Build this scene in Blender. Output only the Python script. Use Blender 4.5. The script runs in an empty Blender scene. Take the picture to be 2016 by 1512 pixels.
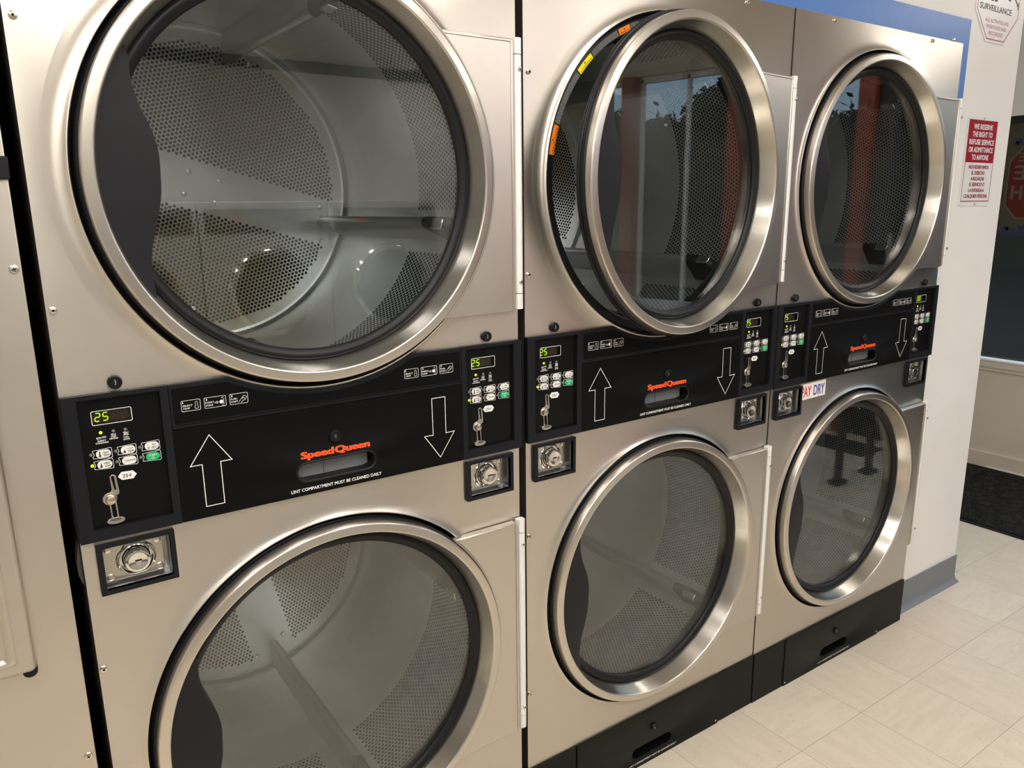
import bpy, math, random
from mathutils import Vector, Matrix
C = bpy.context.scene.collection
PI = math.pi
rnd = random.Random(7)

# ------------------------------------------------------------------ camera
F_PX = 1520.8
CAM = (-0.0749, -1.2382, 1.4314)
YAW, PITCH, ROLL = 0.6035, 0.2271, -0.0113
cam_data = bpy.data.cameras.new('camera')
cam = bpy.data.objects.new('camera', cam_data)
C.objects.link(cam)
cam_data.sensor_fit = 'HORIZONTAL'
cam_data.sensor_width = 36.0
cam_data.lens = F_PX / 2016 * 36.0
cam_data.clip_start = 0.02
cam_data.clip_end = 200
_f = Vector((math.sin(YAW) * math.cos(PITCH), math.cos(YAW) * math.cos(PITCH), -math.sin(PITCH)))
_r = Vector((math.cos(YAW), -math.sin(YAW), 0))
_u = _r.cross(_f)
_r2 = math.cos(ROLL) * _r + math.sin(ROLL) * _u
_u2 = -math.sin(ROLL) * _r + math.cos(ROLL) * _u
cam.matrix_world = Matrix(((_r2.x, _u2.x, -_f.x, CAM[0]), (_r2.y, _u2.y, -_f.y, CAM[1]), (_r2.z, _u2.z, -_f.z, CAM[2]), (0, 0, 0, 1)))
bpy.context.scene.camera = cam

# ------------------------------------------------------------------ world, exposure, lamps
SKY = (0.34, 0.46, 0.60)
SKY_STRENGTH = 3.2
LAMP_STRENGTH = 23.0
LAMP_COLOR = (1.0, 0.96, 0.91)
world = bpy.data.worlds.new('world')
bpy.context.scene.world = world
world.use_nodes = True
_bg = world.node_tree.nodes['Background']
_bg.inputs[0].default_value = (*SKY, 1)
_bg.inputs[1].default_value = SKY_STRENGTH
vs = bpy.context.scene.view_settings
vs.view_transform = 'Standard'
vs.look = 'None'
vs.exposure = 0.0
vs.gamma = 1.0
vs.use_curve_mapping = False
# ceiling fluorescent fixtures: (x, y centre), each a long strip running towards the dryers
LAMPS = [(-0.65, -1.05), (0.27, -1.05), (1.15, -1.05), (-0.65, -1.95), (0.27, -1.95), (1.20, -1.95), (2.55, -1.95), (3.98, -0.75), (-0.75, -3.60), (3.05, -3.60)]  # right-hand and rear fixtures are unseen additions to brighten walls and floor
CEIL = 2.45

# ------------------------------------------------------------------ materials
def sock(n, *names):
    for a in names:
        if a in n.inputs:
            return n.inputs[a]

def mat(name, color, rough=0.5, metal=0.0, emit=None, strength=1.0, spec=None, coat=0.0):
    m = bpy.data.materials.new(name)
    m.use_nodes = True
    b = m.node_tree.nodes['Principled BSDF']
    b.inputs['Base Color'].default_value = (*color, 1)
    b.inputs['Roughness'].default_value = rough
    b.inputs['Metallic'].default_value = metal
    if spec is not None:
        b.inputs['Specular IOR Level'].default_value = spec
    if coat:
        b.inputs['Coat Weight'].default_value = coat
    if emit:
        b.inputs['Emission Color'].default_value = (*emit, 1)
        b.inputs['Emission Strength'].default_value = strength
    return m

def math_node(nt, op, a, b=None, c=None):
    n = nt.nodes.new('ShaderNodeMath')
    n.operation = op
    for i, v in enumerate((a, b, c)):
        if v is None:
            continue
        if isinstance(v, (int, float)):
            n.inputs[i].default_value = v
        else:
            nt.links.new(v, n.inputs[i])
    return n.outputs[0]

def ramp(nt, fac, stops):
    n = nt.nodes.new('ShaderNodeValToRGB')
    e = n.color_ramp.elements
    while len(e) < len(stops):
        e.new(0.5)
    for i, (p, c) in enumerate(stops):
        e[i].position = p
        e[i].color = (*c, 1) if len(c) == 3 else c
    nt.links.new(fac, n.inputs[0])
    return n.outputs[0]

def noise(nt, vec, scale, detail=4, rough=0.55, w=None):
    n = nt.nodes.new('ShaderNodeTexNoise')
    n.inputs['Scale'].default_value = scale
    n.inputs['Detail'].default_value = detail
    n.inputs['Roughness'].default_value = rough
    if vec is not None:
        nt.links.new(vec, n.inputs['Vector'])
    return n.outputs['Fac']

def mapping(nt, src, scale=(1, 1, 1), loc=(0, 0, 0), rot=(0, 0, 0)):
    n = nt.nodes.new('ShaderNodeMapping')
    n.inputs['Scale'].default_value = scale
    n.inputs['Location'].default_value = loc
    n.inputs['Rotation'].default_value = rot
    nt.links.new(src, n.inputs['Vector'])
    return n.outputs[0]

def coord(nt, which='Object'):
    return nt.nodes.new('ShaderNodeTexCoord').outputs[which]

def mixcol(nt, fac, a, b):
    n = nt.nodes.new('ShaderNodeMix')
    n.data_type = 'RGBA'
    ins = [i for i in n.inputs if i.type == 'RGBA']
    for v, s in ((a, ins[0]), (b, ins[1])):
        if isinstance(v, tuple):
            s.default_value = (*v, 1)
        else:
            nt.links.new(v, s)
    if isinstance(fac, (int, float)):
        n.inputs[0].default_value = fac
    else:
        nt.links.new(fac, n.inputs[0])
    return [o for o in n.outputs if o.type == 'RGBA'][0]

def bump(nt, h, strength, dist=0.001):
    n = nt.nodes.new('ShaderNodeBump')
    n.inputs['Strength'].default_value = strength
    n.inputs['Distance'].default_value = dist
    nt.links.new(h, n.inputs['Height'])
    return n.outputs[0]

def steel(name, color, rough, aniso, grain, tangent='UV', rot=0.25, streak=0.05, gb=0.05):
    """brushed stainless steel; grain = UV scale of the brushing (u along the grain)"""
    m = mat(name, color, rough, 1.0)
    nt = m.node_tree
    b = nt.nodes['Principled BSDF']
    uv = coord(nt, 'UV')
    g = noise(nt, mapping(nt, uv, grain), 1.0, 3, 0.6)
    blot = noise(nt, coord(nt), 5.0, 5, 0.6)
    r = math_node(nt, 'ADD', math_node(nt, 'MULTIPLY_ADD', g, streak * 2, rough - streak), math_node(nt, 'MULTIPLY_ADD', blot, 0.08, -0.04))
    nt.links.new(r, b.inputs['Roughness'])
    col = mixcol(nt, math_node(nt, 'MULTIPLY', g, 0.5), color, tuple(c * 0.86 for c in color))
    stain = ramp(nt, noise(nt, mapping(nt, coord(nt), (1, 1, 1), (3, 1, 7)), 2.2, 5, 0.6), [(0.45, (0, 0, 0)), (0.75, (1, 1, 1))])
    sf = math_node(nt, 'MULTIPLY', stain, 0.35)
    col = mixcol(nt, sf, col, (color[0] * 0.93, color[1] * 0.88, color[2] * 0.76))
    nt.links.new(col, b.inputs['Base Color'])
    if gb > 0.02:
        nt.links.new(bump(nt, g, gb, 0.0002), b.inputs['Normal'])
    b.inputs['Anisotropic'].default_value = aniso
    b.inputs['Anisotropic Rotation'].default_value = rot
    t = nt.nodes.new('ShaderNodeTangent')
    t.direction_type = 'UV_MAP'
    nt.links.new(t.outputs[0], b.inputs['Tangent'])
    return m

STEEL = (0.625, 0.575, 0.51)
M = {}
M['steel'] = steel('brushed_steel', STEEL, 0.30, 0.80, (45, 1500, 1), streak=0.014, gb=0.0)
M['ring'] = steel('ring_steel', (0.66, 0.615, 0.55), 0.32, 0.6, (3, 320, 1), streak=0.008, gb=0.0)
M['cone'] = steel('cone_steel', (0.66, 0.625, 0.56), 0.24, 0.72, (3, 320, 1), streak=0.004, gb=0.0)
M['hinge_steel'] = steel('plate_steel', (0.62, 0.575, 0.52), 0.33, 0.4, (45, 1500, 1), streak=0.014, gb=0.0)
M['side'] = mat('cabinet_side', (0.16, 0.15, 0.135), 0.45, 0.8)
M['chrome'] = mat('chrome', (0.78, 0.76, 0.72), 0.10, 1.0)
M['nickel'] = mat('nickel', (0.62, 0.58, 0.50), 0.28, 1.0)
M['screw'] = mat('screw_metal', (0.72, 0.68, 0.60), 0.22, 1.0)
M['console'] = mat('console_plastic', (0.0085, 0.009, 0.0115), 0.45, spec=0.16)
M['overlay'] = mat('panel_overlay', (0.0035, 0.0035, 0.0035), 0.40, spec=0.09)
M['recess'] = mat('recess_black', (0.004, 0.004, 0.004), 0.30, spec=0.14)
M['kick'] = mat('kick_paint', (0.006, 0.0055, 0.0045), 0.5, spec=0.16)
M['rubber'] = mat('black_rubber', (0.0065, 0.0065, 0.0075), 0.42, spec=0.24)
M['handle'] = mat('handle_plastic', (0.010, 0.010, 0.012), 0.45, spec=0.22)
M['void'] = mat('void_black', (0.003, 0.003, 0.003), 0.9, spec=0.1)
M['print'] = mat('white_print', (0.80, 0.79, 0.76), 0.5)
M['dimprint'] = mat('grey_print', (0.30, 0.30, 0.29), 0.5)
M['orange'] = mat('orange_print', (0.92, 0.085, 0.012), 0.45)
M['button'] = mat('white_button', (0.80, 0.78, 0.74), 0.45)
M['green'] = mat('green_button', (0.0, 0.42, 0.13), 0.45)
M['ink'] = mat('dark_ink', (0.02, 0.02, 0.02), 0.5)
M['led'] = mat('led_lit', (0.3, 0.5, 0.0), 0.4, emit=(0.62, 1.0, 0.0), strength=1.5)
M['segment'] = mat('segment_lit', (0.2, 0.4, 0.0), 0.4, emit=(0.50, 1.0, 0.0), strength=1.3)
M['segoff'] = mat('segment_dark', (0.035, 0.027, 0.017), 0.4)
M['display'] = mat('display_dark', (0.022, 0.014, 0.006), 0.25)
M['ledoff'] = mat('led_dark', (0.16, 0.155, 0.15), 0.4)
M['hinge'] = mat('hinge_paint', (0.78, 0.77, 0.74), 0.4, 0.15)
M['screen'] = mat('lint_screen', (0.20, 0.205, 0.215), 0.35)
M['pocket'] = mat('pocket_metal', (0.46, 0.46, 0.47), 0.30, 1.0)
M['sticker'] = mat('sticker_paper', (0.80, 0.77, 0.70), 0.5)
M['redprint'] = mat('red_print', (0.62, 0.02, 0.03), 0.5)
M['blueprint'] = mat('blue_print', (0.035, 0.04, 0.32), 0.5)
M['labelorange'] = mat('label_orange', (1.0, 0.24, 0.0), 0.5)
M['labelyellow'] = mat('label_yellow', (0.95, 0.80, 0.0), 0.5)
M['sign_white'] = mat('sign_white', (0.76, 0.76, 0.77), 0.35)
M['sign_red'] = mat('sign_red', (0.30, 0.004, 0.014), 0.5, spec=0.15)
M['cement'] = mat('grey_filler', (0.13, 0.12, 0.10), 0.9)

def drum_material(name, kind):
    """galvanised drum sheet; round holes punched on a hexagonal lattice, cut off at whole holes"""
    m = bpy.data.materials.new(name)
    m.use_nodes = True
    nt = m.node_tree
    b = nt.nodes['Principled BSDF']
    b.inputs['Metallic'].default_value = 0.85
    uv = coord(nt, 'UV')
    sep = nt.nodes.new('ShaderNodeSeparateXYZ')
    nt.links.new(uv, sep.inputs[0])
    U, V = sep.outputs[0], sep.outputs[1]
    R = 0.36
    s = 2 * PI * R / 230
    t = s * math.sqrt(3)
    holes = []
    pu, pv = (s, t) if kind == 'wall' else (t, s)
    for ou, ov in ((0, 0), (pu / 2, pv / 2)):
        fu = math_node(nt, 'SUBTRACT', math_node(nt, 'FLOORED_MODULO', math_node(nt, 'ADD', U, ou + 100 * pu), pu), pu / 2)
        fv = math_node(nt, 'SUBTRACT', math_node(nt, 'FLOORED_MODULO', math_node(nt, 'ADD', V, ov + 100 * pv), pv), pv / 2)
        d = math_node(nt, 'SQRT', math_node(nt, 'ADD', math_node(nt, 'MULTIPLY', fu, fu), math_node(nt, 'MULTIPLY', fv, fv)))
        hole = math_node(nt, 'LESS_THAN', d, 0.0035)
        cu = math_node(nt, 'SUBTRACT', U, fu)
        cv = math_node(nt, 'SUBTRACT', V, fv)
        if kind == 'wall':
            third = 2 * PI * R / 4
            dr = math_node(nt, 'ABSOLUTE', math_node(nt, 'SUBTRACT', math_node(nt, 'FLOORED_MODULO', math_node(nt, 'ADD', cu, third * 1.5), third), third / 2))
            mk = math_node(nt, 'MULTIPLY', math_node(nt, 'GREATER_THAN', dr, 0.048),
                           math_node(nt, 'MULTIPLY', math_node(nt, 'GREATER_THAN', cv, 0.085), math_node(nt, 'LESS_THAN', cv, 0.315)))
        else:
            rr = math_node(nt, 'SQRT', math_node(nt, 'ADD', math_node(nt, 'MULTIPLY', cu, cu), math_node(nt, 'MULTIPLY', cv, cv)))
            mk = math_node(nt, 'MULTIPLY', math_node(nt, 'LESS_THAN', rr, 0.322), math_node(nt, 'GREATER_THAN', math_node(nt, 'ABSOLUTE', cv), 0.055))
        holes.append(math_node(nt, 'MULTIPLY', hole, mk))
    h = math_node(nt, 'MAXIMUM', holes[0], holes[1])
    base = (0.66, 0.675, 0.67)
    n1 = noise(nt, mapping(nt, uv, (4, 4, 4)), 1.0, 6, 0.65)
    col = mixcol(nt, ramp(nt, n1, [(0.35, (0, 0, 0)), (0.75, (1, 1, 1))]), base, tuple(c * 0.80 for c in base))
    if kind == 'disc':      # scorched lint and lint dust caught by the rear sheet
        n2 = noise(nt, mapping(nt, uv, (6, 6, 6), (2, 5, 0)), 1.0, 6, 0.7)
        gu = math_node(nt, 'MULTIPLY', math_node(nt, 'ADD', U, -0.03), 0.75)
        gv = math_node(nt, 'ADD', V, 0.21)
        gd = math_node(nt, 'SQRT', math_node(nt, 'ADD', math_node(nt, 'MULTIPLY', gu, gu), math_node(nt, 'MULTIPLY', gv, gv)))
        near = math_node(nt, 'SUBTRACT', 1.15, math_node(nt, 'MULTIPLY', gd, 6.0))
        near2 = math_node(nt, 'SUBTRACT', 1.0, math_node(nt, 'MULTIPLY', math_node(nt, 'SQRT', math_node(nt, 'ADD', math_node(nt, 'POWER', math_node(nt, 'SUBTRACT', U, 0.06), 2.0), math_node(nt, 'POWER', math_node(nt, 'SUBTRACT', V, 0.20), 2.0))), 6.0))
        blob = math_node(nt, 'ADD', math_node(nt, 'MAXIMUM', near, near2), math_node(nt, 'SUBTRACT', n2, 0.5))
        dirt = ramp(nt, blob, [(0.02, (0, 0, 0)), (0.50, (1, 1, 1))])
        col = mixcol(nt, math_node(nt, 'MULTIPLY', dirt, 0.92), col, (0.38, 0.31, 0.15))
        mr = math_node(nt, 'SUBTRACT', 0.85, math_node(nt, 'MULTIPLY', dirt, 0.7))
        nt.links.new(mr, b.inputs['Metallic'])
    col = mixcol(nt, h, col, (0.012, 0.012, 0.011))
    nt.links.new(col, b.inputs['Base Color'])
    rg = math_node(nt, 'ADD', math_node(nt, 'MULTIPLY', h, 0.5), math_node(nt, 'MULTIPLY_ADD', n1, 0.16, 0.26))
    nt.links.new(rg, b.inputs['Roughness'])
    nt.links.new(bump(nt, math_node(nt, 'SUBTRACT', 1.0, h), 0.5, 0.002), b.inputs['Normal'])
    return m
M['drum_wall'] = drum_material('perforated_drum_wall', 'wall')
M['drum_disc'] = drum_material('perforated_drum_back', 'disc')
M['drum_steel'] = mat('drum_steel', (0.55, 0.565, 0.56), 0.32, 0.9)
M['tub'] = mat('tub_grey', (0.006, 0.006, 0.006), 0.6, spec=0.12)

def glass_material(name, tint, f0=0.045, rough=0.0):
    """clear pane: what is behind shows through, the surface mirrors by its angle to the eye (Schlick)"""
    m = bpy.data.materials.new(name)
    m.use_nodes = True
    nt = m.node_tree
    nt.nodes.clear()
    out = nt.nodes.new('ShaderNodeOutputMaterial')
    tr = nt.nodes.new('ShaderNodeBsdfTransparent')
    tr.inputs[0].default_value = (*tint, 1)
    gl = nt.nodes.new('ShaderNodeBsdfGlossy')
    gl.inputs['Roughness'].default_value = rough
    geo = nt.nodes.new('ShaderNodeNewGeometry')
    dot = nt.nodes.new('ShaderNodeVectorMath')
    dot.operation = 'DOT_PRODUCT'
    nt.links.new(geo.outputs['Normal'], dot.inputs[0])
    nt.links.new(geo.outputs['Incoming'], dot.inputs[1])
    c = math_node(nt, 'ABSOLUTE', dot.outputs['Value'])
    f = math_node(nt, 'MULTIPLY_ADD', math_node(nt, 'POWER', math_node(nt, 'SUBTRACT', 1.0, c), 5.0), 1 - f0, f0)
    mx = nt.nodes.new('ShaderNodeMixShader')
    nt.links.new(f, mx.inputs[0])
    nt.links.new(tr.outputs[0], mx.inputs[1])
    nt.links.new(gl.outputs[0], mx.inputs[2])
    nt.links.new(mx.outputs[0], out.inputs[0])
    return m
M['glass'] = glass_material('door_glass', (0.93, 0.945, 0.945), 0.080)
M['pane'] = glass_material('window_glass', (0.88, 0.91, 0.90), 0.045)

def wall_paint(name, color, rough=0.45):
    m = mat(name, color, rough)
    nt = m.node_tree
    b = nt.nodes['Principled BSDF']
    o = coord(nt)
    n1 = noise(nt, o, 3.0, 5, 0.6)
    col = mixcol(nt, ramp(nt, n1, [(0.3, (0, 0, 0)), (0.8, (1, 1, 1))]), color, tuple(c * k for c, k in zip(color, (0.93, 0.925, 0.91))))
    nt.links.new(col, b.inputs['Base Color'])
    nt.links.new(bump(nt, noise(nt, o, 45, 5, 0.6), 0.25, 0.002), b.inputs['Normal'])
    return m
M['wall'] = wall_paint('white_wall_paint', (0.84, 0.82, 0.79))
M['cream'] = wall_paint('cream_wall_paint', (0.68, 0.61, 0.50))
M['blue'] = wall_paint('blue_wall_paint', (0.065, 0.20, 0.56), 0.4)
M['redpost'] = wall_paint('red_post_paint', (0.27, 0.05, 0.026), 0.4)
M['cove'] = mat('grey_cove_base', (0.17, 0.175, 0.19), 0.45)
M['ceiling'] = mat('ceiling_tile', (0.80, 0.79, 0.77), 0.8)
M['grid'] = mat('ceiling_grid', (0.75, 0.74, 0.71), 0.5)
M['darkband'] = mat('dark_band', (0.10, 0.11, 0.12), 0.5)
M['frame_dark'] = mat('dark_frame', (0.015, 0.015, 0.015), 0.4)
M['lamp'] = mat('lamp_diffuser', (0.9, 0.9, 0.9), 0.5, emit=LAMP_COLOR, strength=LAMP_STRENGTH)
M['lampbody'] = mat('lamp_body', (0.8, 0.8, 0.78), 0.5)
M['whitepanel'] = mat('washer_grey', (0.42, 0.43, 0.43), 0.35)
M['asphalt'] = mat('asphalt', (0.0035, 0.0036, 0.0038), 0.95, spec=0.05)
M['leaf'] = mat('leaf_green', (0.005, 0.009, 0.004), 0.85, spec=0.1)
M['bark'] = mat('bark', (0.05, 0.035, 0.025), 0.9)

def floor_material():
    m = mat('vinyl_tile', (0.6, 0.53, 0.42), 0.35)
    nt = m.node_tree
    b = nt.nodes['Principled BSDF']
    o = coord(nt)
    sep = nt.nodes.new('ShaderNodeSeparateXYZ')
    nt.links.new(o, sep.inputs[0])
    P = 0.2768
    lines, cells = [], []
    for ax, off in ((sep.outputs[0], 2.125), (sep.outputs[1], -0.197)):
        q = math_node(nt, 'DIVIDE', math_node(nt, 'SUBTRACT', ax, off), P)
        fr = math_node(nt, 'ABSOLUTE', math_node(nt, 'SUBTRACT', math_node(nt, 'FRACT', math_node(nt, 'ADD', q, 100.5)), 0.5))
        lines.append(math_node(nt, 'LESS_THAN', fr, 0.0030))
        cells.append(math_node(nt, 'FLOOR', q))
    joint = math_node(nt, 'MAXIMUM', lines[0], lines[1])
    cx = nt.nodes.new('ShaderNodeCombineXYZ')
    nt.links.new(cells[0], cx.inputs[0])
    nt.links.new(cells[1], cx.inputs[1])
    wn = nt.nodes.new('ShaderNodeTexWhiteNoise')
    wn.noise_dimensions = '2D'
    nt.links.new(cx.outputs[0], wn.inputs['Vector'])
    # every second tile has its marbling turned by a quarter
    par = math_node(nt, 'FLOORED_MODULO', math_node(nt, 'ADD', cells[0], cells[1]), 2.0)
    a = noise(nt, mapping(nt, o, (6, 26, 1)), 1.0, 6, 0.7)
    a2 = noise(nt, mapping(nt, o, (26, 6, 1), (4, 2, 0)), 1.0, 6, 0.7)
    mx = nt.nodes.new('ShaderNodeMix')
    nt.links.new(par, mx.inputs[0]); nt.links.new(a, mx.inputs[2]); nt.links.new(a2, mx.inputs[3])
    marb = mx.outputs[0]
    base = mixcol(nt, ramp(nt, marb, [(0.40, (0, 0, 0)), (0.68, (1, 1, 1))]), (0.68, 0.605, 0.485), (0.60, 0.53, 0.415))
    base = mixcol(nt, math_node(nt, 'MULTIPLY', wn.outputs['Value'], 0.35), base, (0.56, 0.47, 0.38))
    fine = noise(nt, mapping(nt, o, (60, 90, 1)), 1.0, 3, 0.6)
    base = mixcol(nt, ramp(nt, fine, [(0.62, (0, 0, 0)), (0.72, (0.55, 0.55, 0.55))]), base, (0.40, 0.35, 0.27))
    # scuffs
    sc = noise(nt, mapping(nt, o, (14, 70, 1), (0, 0, 0), (0, 0, 0.9)), 1.0, 2, 0.5)
    base = mixcol(nt, ramp(nt, sc, [(0.74, (0, 0, 0)), (0.80, (0.8, 0.8, 0.8))]), base, (0.22, 0.17, 0.15))
    base = mixcol(nt, joint, base, (0.33, 0.29, 0.23))
    nt.links.new(base, b.inputs['Base Color'])
    rr = math_node(nt, 'MULTIPLY_ADD', noise(nt, o, 9, 4, 0.6), 0.25, 0.28)
    nt.links.new(rr, b.inputs['Roughness'])
    nt.links.new(bump(nt, math_node(nt, 'SUBTRACT', math_node(nt, 'MULTIPLY', marb, 0.3), joint), 0.12, 0.001), b.inputs['Normal'])
    return m
M['floor'] = floor_material()

def mat_material():
    m = mat('mat_pile', (0.02, 0.02, 0.02), 0.95, spec=0.1)
    nt = m.node_tree
    b = nt.nodes['Principled BSDF']
    o = coord(nt)
    n = noise(nt, mapping(nt, o, (170, 240, 60)), 1.0, 4, 0.8)
    n2 = noise(nt, o, 30, 3, 0.6)
    f = math_node(nt, 'MULTIPLY_ADD', n2, 0.4, math_node(nt, 'MULTIPLY', n, 0.8))
    nt.links.new(ramp(nt, f, [(0.50, (0.007, 0.007, 0.007)), (0.66, (0.03, 0.028, 0.027)), (0.80, (0.11, 0.105, 0.10))]), b.inputs['Base Color'])
    nt.links.new(bump(nt, n, 1.0, 0.006), b.inputs['Normal'])
    return m
M['pile'] = mat_material()

# ------------------------------------------------------------------ mesh builder
_glyph = {}
def glyph_mesh(s, bold):
    k = (s, bold)
    if k in _glyph:
        return _glyph[k]
    cu = bpy.data.curves.new('txt', 'FONT')
    cu.body = s
    cu.size = 1.0
    cu.resolution_u = 3
    o = bpy.data.objects.new('txt', cu)
    C.objects.link(o)
    bpy.context.view_layer.update()
    dg = bpy.context.evaluated_depsgraph_get()
    me = bpy.data.meshes.new_from_object(o.evaluated_get(dg))
    vs_ = [(v.co.x, v.co.y, 0) for v in me.vertices]
    fs_ = [tuple(p.vertices) for p in me.polygons]
    C.objects.unlink(o)
    bpy.data.objects.remove(o)
    bpy.data.curves.remove(cu)
    bpy.data.meshes.remove(me)
    if bold:
        # heavier strokes: the same outlines laid a little to each side
        base, fb = list(vs_), list(fs_)
        vs_, fs_ = [], []
        steps = max(2, int(abs(bold) / 0.018) + 1)
        sh = [(bold * (2 * i / (steps - 1) - 1), bold * 0.55 * j) for i in range(steps) for j in (-1, 1)]
        for lay, (dx, dz) in enumerate(sh):
            o_ = len(vs_)
            vs_ += [(x + dx, z + dz, lay) for x, z, _ in base]
            fs_ += [tuple(a + o_ for a in f) for f in fb]
    _glyph[k] = (vs_, fs_)
    return _glyph[k]

def rrect(x0, x1, z0, z1, r, n=5):
    pts = []
    for cx, cz, a in ((x1 - r, z1 - r, 0), (x0 + r, z1 - r, 90), (x0 + r, z0 + r, 180), (x1 - r, z0 + r, 270)):
        for i in range(n + 1):
            t = math.radians(a + 90 * i / n)
            pts.append((cx + r * math.cos(t), cz + r * math.sin(t)))
    return pts

def circ(cx, cz, r, n=24, a0=0, a1=360):
    full = abs(a1 - a0) >= 360
    k = n if full else n + 1
    return [(cx + r * math.cos(math.radians(a0 + (a1 - a0) * i / n)), cz + r * math.sin(math.radians(a0 + (a1 - a0) * i / n))) for i in range(k)]

class MB:
    def __init__(self):
        self.v, self.f, self.mi, self.uv, self.mats = [], [], [], [], []
    def _m(self, m):
        if m not in self.mats:
            self.mats.append(m)
        return self.mats.index(m)
    def add(self, verts, faces, m, uvs=None):
        o = len(self.v)
        self.v += [tuple(p) for p in verts]
        i = self._m(m)
        for k, f in enumerate(faces):
            self.f.append(tuple(o + a for a in f))
            self.mi.append(i)
            self.uv.append(uvs[k] if uvs else [(verts[a][0] + verts[a][1] * 0.37, verts[a][2] + verts[a][1] * 0.61) for a in f])
    def box(self, x0, x1, y0, y1, z0, z1, m):
        v = [(x, y, z) for x in (x0, x1) for y in (y0, y1) for z in (z0, z1)]
        self.add(v, [(0, 1, 3, 2), (4, 6, 7, 5), (0, 4, 5, 1), (2, 3, 7, 6), (0, 2, 6, 4), (1, 5, 7, 3)], m)
    def prism(self, poly, y0, y1, m, cham=0.0):
        """poly counter-clockwise in (x,z) seen from the front (-y); y0 is the front"""
        n = len(poly)
        v = [(p[0], y0, p[1]) for p in poly] + [(p[0], y1, p[1]) for p in poly]
        fs = [tuple(range(n)), tuple(reversed(range(n, 2 * n)))]
        fs += [(i, n + i, n + (i + 1) % n, (i + 1) % n) for i in range(n)]
        self.add(v, fs, m)
    def flat(self, poly, y, m):
        self.add([(p[0], y, p[1]) for p in poly], [tuple(range(len(poly)))], m)
    def stroke(self, poly, w, y, m, closed=True):
        n = len(poly)
        L, R = [], []
        for i in range(n):
            p = Vector(poly[i])
            a = Vector(poly[(i - 1) % n]) if (closed or i > 0) else None
            b = Vector(poly[(i + 1) % n]) if (closed or i < n - 1) else None
            d1 = (p - a).normalized() if a is not None else None
            d2 = (b - p).normalized() if b is not None else None
            if d1 is None: d1 = d2
            if d2 is None: d2 = d1
            nn = Vector((-(d1.y + d2.y), d1.x + d2.x))
            if nn.length < 1e-9: nn = Vector((-d1.y, d1.x))
            nn.normalize()
            k = max(0.35, nn.dot(Vector((-d1.y, d1.x))))
            L.append(p + nn * (w / 2 / k)); R.append(p - nn * (w / 2 / k))
        v = [(q.x, y, q.y) for q in L] + [(q.x, y, q.y) for q in R]
        last = n if closed else n - 1
        self.add(v, [(i, n + i, n + (i + 1) % n, (i + 1) % n) for i in range(last)], m)
    def lathe(self, prof, cx, cz, m, n=64, a0=0, a1=360, mats=None):
        """prof = [(r, y)] turned about the y axis through (cx, cz)"""
        full = abs(a1 - a0) >= 360
        cols = n if full else n + 1
        v, s, acc = [], [], 0
        for k, (r, y) in enumerate(prof):
            if k: acc += math.hypot(r - prof[k - 1][0], y - prof[k - 1][1])
            s.append(acc)
            for i in range(cols):
                t = math.radians(a0 + (a1 - a0) * i / n)
                v.append((cx + r * math.cos(t), y, cz + r * math.sin(t)))
        for k in range(len(prof) - 1):
            fs, uvs = [], []
            for i in range(n):
                j = (i + 1) % cols
                fs.append((k * cols + i, k * cols + j, (k + 1) * cols + j, (k + 1) * cols + i))
                u0 = math.radians((a1 - a0) * i / n) * 0.3
                u1 = math.radians((a1 - a0) * (i + 1) / n) * 0.3
                uvs.append([(u0, s[k]), (u1, s[k]), (u1, s[k + 1]), (u0, s[k + 1])])
            o = len(self.v) if k == 0 else self._lo
            if k == 0:
                self._lo = o
                self.v += v
            mi = self._m(mats[k] if mats else m)
            for f, u in zip(fs, uvs):
                self.f.append(tuple(o + a for a in f)); self.mi.append(mi); self.uv.append(u)
    def disc(self, cx, cz, r, y, m, n=32):
        self.flat(circ(cx, cz, r, n), y, m)
    def knob(self, cx, cz, r, y0, y1, m, n=20, dome=0.35):
        """round button: dome towards the front y0"""
        d = (y1 - y0) * dome
        self.lathe([(r, y1), (r, y0 + d), (r * 0.85, y0 + d * 0.35), (r * 0.45, y0 + d * 0.05), (0.0001, y0)], cx, cz, m, n)
    def fill(self, rect, rings, m, cx, cz, n=96, mats=None):
        """sheet with a hole: rect = (x0, x1, z0, z1, y) or (outline, y); rings = [(radius or f(angle), y)] from outside in"""
        if len(rect) == 2:
            outline, y = rect
        else:
            x0, x1, z0, z1, y = rect
            outline = [(x0, z0), (x1, z0), (x1, z1), (x0, z1)]
        ang = [2 * PI * i / n for i in range(n)]
        for px, pz in outline:
            ang.append(math.atan2(pz - cz, px - cx) % (2 * PI))
        ang = sorted(set(round(a, 9) for a in ang))
        N = len(ang)
        rows = []
        row = []
        for a in ang:
            c, s_ = math.cos(a), math.sin(a)
            t = 1e9
            for q in range(len(outline)):
                (ax, az), (bx, bz) = outline[q], outline[(q + 1) % len(outline)]
                ex, ez = bx - ax, bz - az
                den = c * ez - s_ * ex
                if abs(den) < 1e-12: continue
                tt = ((ax - cx) * ez - (az - cz) * ex) / den
                w = ((ax - cx) * s_ - (az - cz) * c) / den
                if tt > 0 and -1e-6 <= w <= 1 + 1e-6: t = min(t, tt)
            row.append((cx + c * t, y, cz + s_ * t))
        rows.append(row)
        for r, yy in rings:
            rows.append([(cx + math.cos(a) * (r(a) if callable(r) else r), yy, cz + math.sin(a) * (r(a) if callable(r) else r)) for a in ang])
        v = [p for rw in rows for p in rw]
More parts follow.
